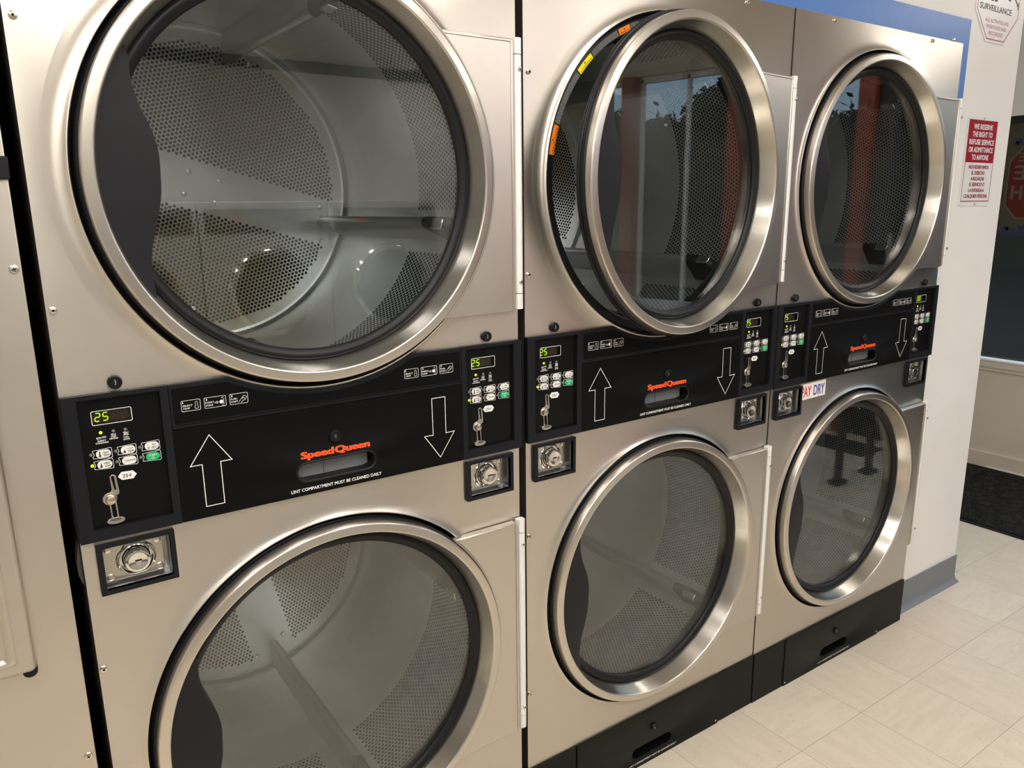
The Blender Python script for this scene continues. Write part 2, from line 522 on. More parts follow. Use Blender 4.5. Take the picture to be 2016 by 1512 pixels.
        for k in range(len(rows) - 1):
            fs = [(k * N + i, k * N + (i + 1) % N, (k + 1) * N + (i + 1) % N, (k + 1) * N + i) for i in range(N)]
            if k == 0:
                self._lo = len(self.v); self.v += v
            mi = self._m(mats[k] if mats else m)
            for f in fs:
                self.f.append(tuple(self._lo + a for a in f)); self.mi.append(mi)
                self.uv.append([(v[a][0], v[a][2]) for a in f])
    def plate(self, x0, x1, z0, z1, yf, yb, m, holes=()):
        """slab with rectangular through holes"""
        xs = sorted({x0, x1} | {h[0] for h in holes} | {h[1] for h in holes})
        zs = sorted({z0, z1} | {h[2] for h in holes} | {h[3] for h in holes})
        def inh(x, z): return any(h[0] < x < h[1] and h[2] < z < h[3] for h in holes)
        for i in range(len(xs) - 1):
            for j in range(len(zs) - 1):
                a, b, c, d = xs[i], xs[i + 1], zs[j], zs[j + 1]
                if inh((a + b) / 2, (c + d) / 2): continue
                self.add([(a, yf, c), (b, yf, c), (b, yf, d), (a, yf, d)], [(0, 1, 2, 3)], m)
                self.add([(a, yb, c), (b, yb, c), (b, yb, d), (a, yb, d)], [(3, 2, 1, 0)], m)
        self.add([(x0, yf, z0), (x1, yf, z0), (x1, yf, z1), (x0, yf, z1), (x0, yb, z0), (x1, yb, z0), (x1, yb, z1), (x0, yb, z1)],
                 [(0, 4, 5, 1), (1, 5, 6, 2), (2, 6, 7, 3), (3, 7, 4, 0)], m)
        for a, b, c, d in holes:
            self.add([(a, yf, c), (b, yf, c), (b, yf, d), (a, yf, d), (a, yb, c), (b, yb, c), (b, yb, d), (a, yb, d)],
                     [(0, 1, 5, 4), (1, 2, 6, 5), (2, 3, 7, 6), (3, 0, 4, 7)], m)
    def text(self, s, x0, x1, zb, h, y, m, bold=0.0, mirror=False, shear=0.0, fitw=True, align='l', xf=None):
        vs_, fs_ = glyph_mesh(s, bold)
        if not vs_: return
        ax = min(p[0] for p in vs_); bx = max(p[0] for p in vs_)
        az = 0.0 if not any(c in s for c in 'gpqyjQ,') else 0.0
        cap = 0.70 + bold
        sx = (x1 - x0) / (bx - ax) if fitw else h / cap
        sz = h / cap
        ox = x0 if fitw or align == 'l' else (x0 + x1) / 2 - (bx - ax) * sx / 2
        out = []
        for px, pz, lay in vs_:
            X = (px - ax) * sx
            if mirror: X = (bx - ax) * sx - X
            Z = (pz - az) * sz
            X += shear * Z
            yl = y - lay * 0.000035
            if xf: out.append(xf(ox + X, zb + Z, yl))
            else: out.append((ox + X, yl, zb + Z))
        fs2 = fs_ if not mirror else [tuple(reversed(f)) for f in fs_]
        self.add(out, fs2, m)
    def build(self, name, parent=None, sharp=32, origin=None, bevel=0.0, solid=None):
        me = bpy.data.meshes.new(name)
        o_ = Vector(origin) if origin else Vector((0, 0, 0))
        me.from_pydata([tuple(Vector(p) - o_) for p in self.v], [], self.f)
        for m in self.mats:
            me.materials.append(m)
        uvl = me.uv_layers.new(name='UVMap')
        for p, mi, uv in zip(me.polygons, self.mi, self.uv):
            p.material_index = mi
            p.use_smooth = True
            for li, q in zip(p.loop_indices, uv):
                uvl.data[li].uv = q
        me.set_sharp_from_angle(angle=math.radians(sharp))
        me.update()
        ob = bpy.data.objects.new(name, me)
        C.objects.link(ob)
        ob.location = o_
        if parent:
            ob.parent = parent
        if bevel:
            b = ob.modifiers.new('edge', 'BEVEL')
            b.width = bevel; b.segments = 2; b.limit_method = 'ANGLE'; b.angle_limit = math.radians(40)
            b.harden_normals = False
        return ob

def tag(o, label=None, cat=None, group=None, kind=None):
    if label: o['label'] = label
    if cat: o['category'] = cat
    if group: o['group'] = group
    if kind: o['kind'] = kind
    return o

def thing(name, label, cat, loc=(0, 0, 0), rz=0, group=None):
    o = bpy.data.objects.new(name, None)
    o.empty_display_size = 0.1
    C.objects.link(o)
    o.location = loc
    o.rotation_euler = (0, 0, rz)
    return tag(o, label, cat, group)

def copy_tree(o, parent=None):
    c = o.copy()
    C.objects.link(c)
    if parent is not None:
        c.parent = parent
        c.matrix_parent_inverse = o.matrix_parent_inverse.copy()
    for ch in list(o.children):
        copy_tree(ch, c)
    return c

def descend(o):
    out = []
    for ch in o.children:
        out.append(ch); out += descend(ch)
    return out

# ================================================================== THE SETTING
XW = 4.36          # storefront wall
WY = 0.057         # face of the wall the dryers stand in
XE = 2.879         # free end of that wall
YB = -4.4          # far side of the room
XL = -2.6
def struct(mb, name, **k):
    return tag(mb.build(name, **k), kind='structure')

b = MB(); b.box(XL, XW, YB, 2.0, -0.05, 0.0, M['floor']); struct(b, 'floor')
b = MB(); b.box(XL, XW, YB, 2.0, CEIL, CEIL + 0.05, M['ceiling'])
for i in range(12):
    x = XL + 0.25 + i * 0.61
    if x < XW: b.box(x - 0.012, x + 0.012, YB, 2.0, CEIL - 0.004, CEIL, M['grid'])
for i in range(6):
    y = YB + 0.4 + i * 1.22
    b.box(XL, XW, y - 0.012, y + 0.012, CEIL - 0.004, CEIL, M['grid'])
struct(b, 'ceiling')
# wall in line with the dryer fronts: over them and to their right
b = MB()
b.box(XL, XE, WY, WY + 0.12, 1.90, CEIL, M['wall'])
b.box(2.436, XE, WY, WY + 0.12, 0.0, 1.90, M['wall'])
b.box(XE - 0.12, XE, WY + 0.12, 1.995, 0.0, CEIL, M['wall'])
b.box(XL, -0.85, WY, WY + 0.12, 0.0, 1.90, M['wall'])
struct(b, 'wall_north')
# blue painted border over and beside the dryers
b = MB()
b.box(XL, 2.535, WY - 0.004, WY - 0.0005, 1.8875, 1.968, M['blue'])
b.box(2.437, 2.5345, WY - 0.0042, WY - 0.0005, 1.70, 1.89, M['blue'])
struct(b, 'trim_1')
b = MB(); b.box(XL, XE - 0.121, 1.5, 1.6, 0, CEIL, M['wall']); b.box(XE, XW, 1.995, 2.05, 0, CEIL, M['wall']); struct(b, 'wall_back')
b = MB(); b.box(XL - 0.1, XL, YB, 1.6, 0, CEIL, M['wall']); struct(b, 'wall_west')
b = MB(); b.box(XL, XW, YB - 0.1, YB, 0, CEIL, M['wall'])
b.box(XL, XW, YB, YB + 0.02, 2.375, 2.449, M['darkband']); struct(b, 'wall_south')
# grey cove base on the white wall
b = MB()
prof = [(WY - 0.0005, 0.104), (WY - 0.005, 0.104), (WY - 0.0055, 0.022), (WY - 0.010, 0.010), (WY - 0.020, 0.0025), (WY - 0.026, 0.0), (WY - 0.0005, 0.0)]
n = len(prof)
v = [(2.436, y, z) for y, z in prof] + [(XE + 0.004, y, z) for y, z in prof]
b.add(v, [(i, n + i, n + (i + 1) % n, (i + 1) % n) for i in range(n)] + [tuple(reversed(range(n))), tuple(range(n, 2 * n))], M['cove'])
struct(b, 'baseboard_north', sharp=60)

# storefront wall x = XW: (y ranges) parapet window by the wall end, door, tall glazing with red posts
b = MB()
W1 = (0.16, 1.60)     # window_1 y range
b.box(XW, XW + 0.12, W1[0] - 0.3, 2.0, 0.0, 0.555, M['cream'])
b.box(XW, XW + 0.12, W1[0] - 0.3, 2.0, 1.845, CEIL, M['wall'])
b.box(XW, XW + 0.12, W1[0] - 0.3, W1[0], 0.555, 1.845, M['wall'])
b.box(XW, XW + 0.12, W1[1], 2.0, 0.555, 1.845, M['wall'])
b.box(XW, XW + 0.12, YB, W1[0] - 0.3, 2.26, CEIL, M['cream'])
b.box(XW, XW + 0.12, YB, -1.36, 0.0, 0.12, M['cream'])
struct(b, 'wall_east')
b = MB()
b.box(XW - 0.016, XW - 0.0005, -0.14, 1.99, 0.0, 0.086, M['cream'])
b.box(XW - 0.024, XW - 0.0165, -0.14, 0.60, 0.0, 0.012, M['sticker'])
struct(b, 'baseboard_east', bevel=0.002)
b = MB()
b.box(XW - 0.022, XW - 0.0005, W1[0] - 0.05, W1[1] + 0.05, 0.556, 0.592, M['cream'])
b.box(XW - 0.030, XW + 0.03, W1[0] - 0.05, W1[1] + 0.05, 0.592, 0.602, M['sticker'])
b.box(XW - 0.012, XW - 0.0005, W1[0] - 0.05, W1[1] + 0.05, 0.535, 0.553, M['cream'])
struct(b, 'trim_2', bevel=0.002)
b = MB()
b.box(XW + 0.030, XW + 0.034, W1[0], W1[1], 0.602, 1.815, M['pane'])
b.box(XW + 0.015, XW + 0.05, W1[0], W1[1], 1.812, 1.845, M['frame_dark'])
b.box(XW + 0.015, XW + 0.05, W1[0], W1[0] + 0.03, 0.602, 1.812, M['frame_dark'])
b.box(XW + 0.015, XW + 0.05, W1[1] - 0.03, W1[1], 0.602, 1.812, M['frame_dark'])
struct(b, 'window_1')
for k, (ya, yb) in enumerate(((-1.46, -2.14), (-2.24, -2.92), (-3.02, -3.70), (-3.80, -4.38))):
    b = MB()
    b.box(XW + 0.05, XW + 0.056, yb, ya, 0.12, 2.24, M['pane'])
    for yy in (ya - 0.02, (ya + yb) / 2 + 0.01, yb):
        b.box(XW + 0.035, XW + 0.07, yy, yy + 0.02, 0.12, 2.24, M['grid'])
    b.box(XW + 0.035, XW + 0.07, yb, ya, 2.22, 2.26, M['grid'])
    b.box(XW + 0.035, XW + 0.07, yb, ya, 0.10, 0.14, M['grid'])
    struct(b, 'window_%d' % (k + 2))
b = MB()
for y in (-1.41, -2.19, -2.97, -3.75):
    b.box(XW - 0.05, XW + 0.09, y - 0.05, y + 0.05, 0.0, 2.26, M['redpost'])
b.box(XW - 0.05, XW + 0.09, -0.20, -0.14, 0.0, 2.26, M['redpost'])
struct(b, 'trim_3', bevel=0.004)
b = MB()
b.box(XW + 0.02, XW + 0.026, -1.27, -0.24, 0.12, 2.16, M['pane'])
for a, c, d, e in ((-1.355, -1.24, 0.02, 2.2), (-0.27, -0.2, 0.02, 2.2), (-1.24, -0.27, 0.02, 0.20), (-1.24, -0.27, 2.10, 2.2)):
    b.box(XW, XW + 0.05, a, c, d, e, M['frame_dark'])
b.box(XW - 0.05, XW - 0.02, -1.20, -1.17, 0.85, 1.25, M['chrome'])
b.box(XW - 0.03, XW, -1.20, -1.17, 0.87, 0.90, M['chrome'])
b.box(XW - 0.03, XW, -1.20, -1.17, 1.20, 1.23, M['chrome'])
struct(b, 'door_1')
b = MB(); b.box(XW + 0.13, 60, -40, 30, -0.12, -0.06, M['asphalt']); struct(b, 'ground')

# printed poster on the inside of window_1, seen from behind
def poster():
    t = thing('window_poster', 'dark poster with red eight-sided panel and blue bubbles on the window', 'poster', (XW + 0.024, 0, 0))
    b = MB()
    g = mat('poster_ground', (0.06, 0.055, 0.036), 0.6, spec=0.2)
    red = mat('poster_red', (0.085, 0.014, 0.009), 0.6, spec=0.2)
    let = mat('poster_letter', (0.10, 0.085, 0.065), 0.6, spec=0.2)
    blu = mat('poster_blue', (0.012, 0.018, 0.055), 0.5)
    def P(y, z, d=0.0): return (-d, y, z)
    def poly(pts, m, d): b.add([P(y, z, d) for y, z in pts], [tuple(range(len(pts)))], m)
    b.box(0, 0.0015, 0.22, 0.80, 1.245, 1.812, g)
    yc, zc, w, h = 0.545, 1.515, 0.145, 0.172
    octo = [(yc + w, zc + h * .62), (yc + w * .62, zc + h), (yc - w * .62, zc + h), (yc - w, zc + h * .62), (yc - w, zc - h * .62), (yc - w * .62, zc - h), (yc + w * .62, zc - h), (yc + w, zc - h * .62)]
    poly([(yc + (p[0] - yc) * 1.05, zc + (p[1] - zc) * 1.05) for p in octo], let, 0.0004)
    poly(octo, red, 0.0008)
    def xf(x, z, y): return P(-x, z, 0.0014 - y)
    b.text('E', -0.655, -0.61, 1.622, 0.045, 0, let, 0.03, mirror=True, xf=xf)
    b.text('ARE', -0.668, -0.44, 1.533, 0.072, 0, let, 0.03, mirror=True, xf=xf)
    b.text('HO', -0.672, -0.545, 1.435, 0.072, 0, let, 0.03, xf=xf)
    poly([(0.80, 1.245), (0.22, 1.245), (0.22, 1.272), (0.80, 1.272)], blu, 0.0006)
    rr = random.Random(3)
    for k in range(46):
        y, z, r = rr.uniform(0.24, 0.78), rr.choice((rr.uniform(1.28, 1.345), rr.uniform(1.69, 1.80))), rr.choice((0.004, 0.007, 0.012, 0.016))
        poly([(y + r * math.cos(-a * PI / 6), z + r * math.sin(-a * PI / 6)) for a in range(12)], blu, 0.0007)
    b.build('poster_sheet', t)
poster()

# entrance mat
b = MB()
b.box(3.505, 4.318, -0.55, 0.70, 0.001, 0.010, M['pile'])
mo = b.build('entrance_mat')
tag(mo, 'black carpet entrance mat on the tiled floor below the dark window', 'mat')
b = MB()
b.plate(0, 1, 0, 1, 0, 1, M['rubber'])
b = MB()
for x0, x1, y0, y1 in ((3.488, 3.505, -0.567, 0.717), (4.318, 4.335, -0.567, 0.717), (3.505, 4.318, -0.567, -0.55), (3.505, 4.318, 0.70, 0.717)):
    b.box(x0, x1, y0, y1, 0.0, 0.006, M['rubber'])
b.build('rubber_edge', mo)

# ------------------------------------------------------------------ signs on the white wall
def sign_service():
    t = thing('wall_sign', 'dark red and white sign reading WE RESERVE THE RIGHT on the white wall', 'sign', (0, WY, 0))
    x0, x1, z0, z1 = 2.586, 2.797, 1.413, 1.694
    b = MB(); b.prism(rrect(x0, x1, z0, z1, 0.012), -0.0022, -0.0002, M['sign_white']); p = b.build('sign_plate', t)
    b = MB()
    y = -0.0026
    xa, xb = 2.5975, 2.7865
    b.flat([(xa, 1.5515), (xb, 1.5515), (xb, 1.684), (xa, 1.684)], y, M['sign_red'])
    b.flat([(xa, 1.427), (xa + 0.0022, 1.427), (xa + 0.0022, 1.5515), (xa, 1.5515)], y, M['sign_red'])
    b.flat([(xb - 0.0022, 1.427), (xb, 1.427), (xb, 1.5515), (xb - 0.0022, 1.5515)], y, M['sign_red'])
    b.flat([(xa, 1.427), (xb, 1.427), (xb, 1.4298), (xa, 1.4298)], y, M['sign_red'])
    y = -0.003
    cx = 2.692
    for s, w, zb in (('WE RESERVE', .125, 1.6555), ('THE RIGHT TO', .132, 1.632), ('REFUSE SERVICE', .166, 1.608), ('OR ADMITTANCE', .162, 1.584), ('TO ANYONE', .113, 1.5605)):
        b.text(s, cx - w / 2, cx + w / 2, zb, 0.0165, y, M['sign_white'], 0.035)
    for s, w, zb in (('NOS RESERVAMOS', .132, 1.532), ('EL DERECHO', .088, 1.5135), ('A RECHAZAR', .09, 1.495), ('EL SERVICIO O', .103, 1.4765), ('LA ENTRADA A', .104, 1.458), ('CUALQUIER PERSONA', .158, 1.4395)):
        b.text(s, cx - w / 2, cx + w / 2, zb, 0.0118, y, M['sign_red'], 0.02)
    b.build('lettering', t)
    for z in (1.6895, 1.419):
        b = MB(); b.knob(2.690, z, 0.0035, -0.005, -0.0022, M['screw'], 12); b.build('screw', t)
sign_service()

def sign_watch():
    t = thing('wall_sign', 'white eight-sided sign reading SURVEILLANCE high on the white wall', 'sign', (0, WY, 0))
    cx, hw, fl, z0, z1 = 2.6985, 0.1345, 0.057, 1.9265, 2.006
    zt = 2.175
    def oct_(d):
        return [(cx - fl - d * .4, z0 - d), (cx + fl + d * .4, z0 - d), (cx + hw + d, z1 - d * .4), (cx + hw + d, zt - 0.08 + d * .4), (cx + fl + d * .4, zt + d), (cx - fl - d * .4, zt + d), (cx - hw - d, zt - 0.08 + d * .4), (cx - hw - d, z1 - d * .4)]
    b = MB(); b.prism(oct_(0.009), -0.0022, -0.0002, M['sign_white']); b.build('sign_plate', t)
    b = MB()
    y = -0.0026
    rd = mat('sign_line_red', (0.50, 0.03, 0.06), 0.4)
    b.stroke(oct_(-0.0005), 0.0035, y, rd)
    b.text('SURVEILLANCE', 2.5775, 2.786, 2.0085, 0.0175, y, M['ink'], 0.015)
    for s, w, zb in (('ALL ACTIVITIES ARE', .152, 1.9755), ('MONITORED AND', .129, 1.9575), ('RECORDED', .092, 1.9395)):
        b.text(s, cx - w / 2, cx + w / 2, zb, 0.0108, y, rd, 0.0)
    b.text('VIDEO', 2.583, 2.690, 2.0375, 0.035, y, M['ink'], 0.035)
    # camera pictogram
    b.flat([(2.705, 2.062), (2.770, 2.0475), (2.782, 2.075), (2.716, 2.092)], y, M['ink'])
    b.stroke([(2.778, 2.066), (2.803, 2.058), (2.824, 2.040)], 0.006, y, M['ink'], closed=False)
    b.flat([(2.8225, 2.030), (2.8285, 2.030), (2.8285, 2.053), (2.8225, 2.053)], y, M['ink'])
    b.build('lettering', t)
    b = MB(); b.knob(2.6975, 1.9285, 0.0035, -0.005, -0.0022, M['screw'], 12); b.build('screw', t)
sign_watch()

# ================================================================== DRYERS
UC = 0.3965            # drum axis
VU, VL = 1.481, 0.547  # heights of the two drum axes
HINGE = (0.785, -0.010)

def make_drum(root, vc, rib_deg):
    R, yf, yb = 0.36, 0.055, 0.722
    b = MB()
    n = 120
    v = []
    for y in (yf, yb):
        for i in range(n):
            t = 2 * PI * i / n
            v.append((R * math.cos(t), y, R * math.sin(t)))
    fs = [(i, (i + 1) % n, n + (i + 1) % n, n + i) for i in range(n)]
    uvs = [[(2 * PI * R * i / n, yf), (2 * PI * R * (i + 1) / n, yf), (2 * PI * R * (i + 1) / n, yb), (2 * PI * R * i / n, yb)] for i in range(n)]
    b.add(v, fs, M['drum_wall'], uvs)
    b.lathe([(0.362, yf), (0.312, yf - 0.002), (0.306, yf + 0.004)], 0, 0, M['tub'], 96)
    d = b.build('drum', root, sharp=50)
    d.location = (UC, 0, vc)
    d.rotation_euler = (0, -math.radians(rib_deg), 0)
    b = MB()
    pts = circ(0, 0, R - 0.001, 96)
    b.add([(x, yb - 0.001, z) for x, z in pts], [tuple(range(96))], M['drum_disc'], [[(x, z) for x, z in pts]])
    b.lathe([(R - 0.0005, yb - 0.012), (R - 0.006, yb - 0.003), (R - 0.012, yb - 0.0012)], 0, 0, M['drum_steel'], 96)
    bp = b.build('drum_back', d)
    for x, z in ((-0.036, 0.026), (0.036, 0.026), (-0.036, -0.026), (0.036, -0.026)):
        b = MB(); b.knob(x, z, 0.0062, yb - 0.006, yb - 0.001, M['screw'], 14); b.build('rivet', d)
    for k in range(4):
        a = math.radians(90 * k)
        ca, sa = math.cos(a), math.sin(a)
        def T(rad, tan, y): return (rad * ca - tan * sa, y, rad * sa + tan * ca)
        # rib: rounded ridge across the drum, tapered nose towards the door
        b = MB()
        prof = [(-0.018, 0.0), (-0.014, 0.022), (-0.010, 0.050), (-0.006, 0.063), (0.000, 0.068), (0.008, 0.068), (0.014, 0.063), (0.018, 0.050), (0.021, 0.022), (0.025, 0.0)]
        rows = [(0.115, 0.62), (0.135, 0.92), (0.150, 1.0), (yb - 0.002, 1.0)]
        vv = []
        for y, s in rows:
            for tan, hgt in prof:
                vv.append(T(R - 0.001 - hgt * s, tan, y))
        m_ = len(prof)
        fs = [(r * m_ + i, r * m_ + i + 1, (r + 1) * m_ + i + 1, (r + 1) * m_ + i) for r in range(len(rows) - 1) for i in range(m_ - 1)]
        fs.append(tuple(reversed(range(m_))))
        b.add(vv, fs, M['drum_steel'])
        rb = b.build('rib', d, sharp=50)
        b = MB()      # black end piece with its steel clip
        rows = [(0.066, 0.25), (0.080, 0.78), (0.098, 1.0), (0.150, 1.03)]
        vv = []
        for y, s in rows:
            for tan, hgt in prof:
                vv.append(T(R - 0.0008 - hgt * s * 1.03, tan * 1.03, y))
        fs = [(r * m_ + i, r * m_ + i + 1, (r + 1) * m_ + i + 1, (r + 1) * m_ + i) for r in range(len(rows) - 1) for i in range(m_ - 1)]
        fs.append(tuple(reversed(range(m_))))
        b.add(vv, fs, M['rubber'])
        b.build('rib_cap', d, sharp=50)
        b = MB()
        vv = [T(R - 0.072, t_, y_) for t_, y_ in ((-0.010, 0.070), (0.010, 0.070), (0.010, 0.110), (-0.010, 0.110))] + [T(R - 0.064, t_, y_) for t_, y_ in ((-0.010, 0.070), (0.010, 0.070), (0.010, 0.110), (-0.010, 0.110))]
        b.add(vv, [(0, 1, 2, 3), (7, 6, 5, 4), (0, 4, 5, 1), (1, 5, 6, 2), (2, 6, 7, 3), (3, 7, 4, 0)], M['chrome'])
        b.build('rib_clip', d, bevel=0.002)
        for q in (T(R - 0.075, 0.034, 0), T(R - 0.050, -0.047, 0)):
            b = MB(); b.knob(q[0], q[2], 0.006, yb - 0.007, yb - 0.001, M['screw'], 12)
            b.build('rivet', d)
    return d

def make_door(root, vc):
    """door ring hinged on the right; all pieces hang on the ring's mesh, whose origin is the hinge line"""
    og = (HINGE[0], HINGE[1], vc)
    b = MB()
    b.lathe([(0.3325, 0.004), (0.3338, -0.004), (0.3338, -0.0250), (0.3336, -0.0262), (0.3330, -0.0274), (0.3319, -0.0283), (0.3305, -0.0288), (0.3300, -0.0289), (0.3186, -0.0300), (0.3180, -0.03005), (0.3167, -0.0297), (0.3157, -0.0289), (0.3150, -0.0276), (0.3148, -0.0270),
             (0.3014, 0.0160), (0.3012, 0.0168), (0.3010, 0.0175)], UC, vc, M['ring'], 160, mats=[M['ring']] * 13 + [M['cone']] * 4)
    ring = b.build('door', root, sharp=60, origin=og)
    def kid(mb, name, **k):
        o = mb.build(name, None, origin=og, **k)
        o.parent = ring
        o.location = (0, 0, 0)
        return o
    b = MB()
    b.lathe([(0.3325, 0.0065), (0.3385, 0.0060), (0.3395, 0.0030), (0.3380, 0.0000), (0.3362, -0.0008), (0.3376, -0.0020), (0.3382, -0.0060), (0.3372, -0.0105), (0.3345, -0.0125), (0.3330, -0.0120)], UC, vc, M['rubber'], 128)
    kid(b, 'door_seal', sharp=50)
    b = MB()
    b.lathe([(0.3025, 0.0120), (0.3008, 0.0085), (0.2975, 0.0070), (0.2930, 0.0075), (0.2890, 0.0098), (0.2862, 0.0120), (0.2835, 0.0145), (0.2832, 0.0170), (0.2850, 0.024), (0.3020, 0.026), (0.3025, 0.012)], UC, vc, M['rubber'], 128)
    kid(b, 'glass_gasket', sharp=50)
    b = MB()
    pts = circ(UC, vc, 0.2845, 96)
    b.flat(pts, 0.0165, M['glass'])
    b.add([(p[0], 0.0205, p[1]) for p in pts], [tuple(reversed(range(96)))], M['glass'])
    kid(b, 'door_glass')
    # crescent pull inside the ring
    b = MB()
    inner = [(-0.2590, 0.1690), (-0.2562, 0.155), (-0.2560, 0.125), (-0.2490, 0.0935), (-0.2365, 0.0605), (-0.2305, 0.030), (-0.2310, 0.0), (-0.2340, -0.034), (-0.2450, -0.076), (-0.2535, -0.106), (-0.2565, -0.130), (-0.2560, -0.155), (-0.2535, -0.1740)]
    # smooth the wavy edge
    sm = []
    for i in range(len(inner) - 1):
        p0 = inner[max(0, i - 1)]; p1 = inner[i]; p2 = inner[i + 1]; p3 = inner[min(len(inner) - 1, i + 2)]
        for k in range(4):
            t = k / 4
            sm.append(tuple(0.5 * ((2 * p1[j]) + (-p0[j] + p2[j]) * t + (2 * p0[j] - 5 * p1[j] + 4 * p2[j] - p3[j]) * t * t + (-p0[j] + 3 * p1[j] - 3 * p2[j] + p3[j]) * t ** 3) for j in (0, 1)))
    sm.append(inner[-1])
    K = len(sm)
    a_top = math.atan2(0.1690, -0.2590); a_bot = math.atan2(-0.1740, -0.2535) % (2 * PI)
    outer = []
    for i in range(K):
        a = a_top + (a_bot - a_top) * i / (K - 1)
        r = 0.3118
        outer.append((r * math.cos(a), r * math.sin(a)))
    vv, fs = [], []
    for i in range(K):
        o_, n_ = outer[i], sm[i]
        mid = ((o_[0] + n_[0]) / 2, (o_[1] + n_[1]) / 2)
        q = (n_[0] * 0.985, n_[1] * 0.985)
        for p, y in ((o_, -0.012), (o_, -0.0175), (mid, -0.0165), (n_, -0.0135), (n_, 0.010)):
            vv.append((UC + p[0], y, vc + p[1]))
    for i in range(K - 1):
        for j in range(4):
            fs.append((i * 5 + j, i * 5 + j + 1, (i + 1) * 5 + j + 1, (i + 1) * 5 + j))
    b.add(vv, fs, M['handle'])
    kid(b, 'door_handle', sharp=50)
    # flat plate that carries the hinge
    b = MB()
    zt, zb_, xr = 0.2435, -0.2500, 0.7825 - UC
    a0 = math.asin(zb_ / 0.3365); a1 = math.asin(zt / 0.3365)
    arc = [(0.3365 * math.cos(a0 + (a1 - a0) * i / 32), 0.3365 * math.sin(a0 + (a1 - a0) * i / 32)) for i in range(33)]
    poly = [(p[0], p[1]) for p in arc]
    right = [(xr - 0.004, zt), (xr, zt - 0.006), (xr, zb_ + 0.006), (xr - 0.004, zb_)]
    pl = poly + right
    pl2 = [(UC + p[0], vc + p[1]) for p in pl]
    # arc runs bottom -> top, so close over the right side: already clockwise; reverse for the front
    b.prism(list(reversed(pl2)), -0.0185, -0.003, M['hinge_steel'])
    # raised lip along the ring and the folded edges
    b.lathe([(0.3350, -0.017), (0.3352, -0.0225), (0.3368, -0.0240), (0.3388, -0.0225), (0.3400, -0.0185)], UC, vc, M['hinge_steel'], 48, math.degrees(a0), math.degrees(a1))
    b.box(UC + xr - 0.006, UC + xr - 0.001, -0.0205, -0.018, vc + zb_ + 0.004, vc + zt - 0.004, M['hinge_steel'])
    b.box(UC + 0.245, UC + xr - 0.003, -0.0200, -0.018, vc + zt - 0.006, vc + zt - 0.001, M['hinge_steel'])
    kid(b, 'hinge_plate', bevel=0.0012)
    b = MB()
    for z0, z1 in ((0.219, 0.2465), (-0.2155, 0.2175), (-0.2465, -0.217)):
        b.lathe([], 0, 0, M['hinge']) if False else None
        x0, x1 = 0.7850, 0.8020
        prof = [(x0, -0.004), (x0, -0.0165), (x0 + 0.003, -0.0205), (x0 + 0.008, -0.0220), (x1 - 0.004, -0.0205), (x1, -0.0160), (x1, -0.004)]
        n_ = len(prof)
        v = [(x, y, vc + z0) for x, y in prof] + [(x, y, vc + z1) for x, y in prof]
        b.add(v, [(i, i + 1, n_ + i + 1, n_ + i) for i in range(n_ - 1)] + [tuple(reversed(range(n_))), tuple(range(n_, 2 * n_)), (0, n_, 2 * n_ - 1, n_ - 1)], M['hinge'])
    h = kid(b, 'hinge_bar', sharp=50)
    for z in (0.193, -0.194):
        b = MB(); b.knob(0.7935, vc + z, 0.0042, -0.0245, -0.0215, M['screw'], 14); b.disc(0.7935, vc + z, 0.0015, -0.0247, M['void'], 6)
        kid(b, 'screw')
    return ring

SEG = {'0': 'abcdef', '2': 'abged', '5': 'afgcd', '8': 'abcdefg', '1': 'bc'}
def digit(b, ch, x, z, w, h, y, m, t=0.0013, sh=0.10):
    s = {'a': ((0, h), (w, h)), 'g': ((0, h / 2), (w, h / 2)), 'd': ((0, 0), (w, 0)), 'f': ((0, h / 2), (0, h)), 'b': ((w, h / 2), (w, h)), 'e': ((0, 0), (0, h / 2)), 'c': ((w, 0), (w, h / 2))}
    for k in SEG[ch]:
        (x0, z0), (x1, z1) = s[k]
        g = 0.0006
        if z0 == z1: x0 += g; x1 -= g
        else: z0 += g; z1 -= g
        pts = [(x + x0 + sh * z0, z + z0), (x + x1 + sh * z1, z + z1)]
        b.stroke(pts, t, y, m, closed=False)

def display_text(root_unit_offset, s):
    """lit digits of a display, built behind the opening of the control face"""
    b = MB()
    o = root_unit_offset
    y = 0.0052
    if s == '25':
        digit(b, '2', o + 0.0418, 1.1280, 0.0062, 0.0120, y, M['segment'])
        digit(b, '5', o + 0.0523, 1.1280, 0.0062, 0.0120, y, M['segment'])
        digit(b, '8', o + 0.0660, 1.1280, 0.0062, 0.0120, y, M['segoff'], 0.0008)
        digit(b, '8', o + 0.0775, 1.1280, 0.0062, 0.0120, y, M['segoff'], 0.0008)
    else:
        digit(b, '0', o + 0.0545, 1.1280, 0.0062, 0.0120, y, M['segment'])
        digit(b, '0', o + 0.0650, 1.1280, 0.0062, 0.0120, y, M['segment'])
    return b

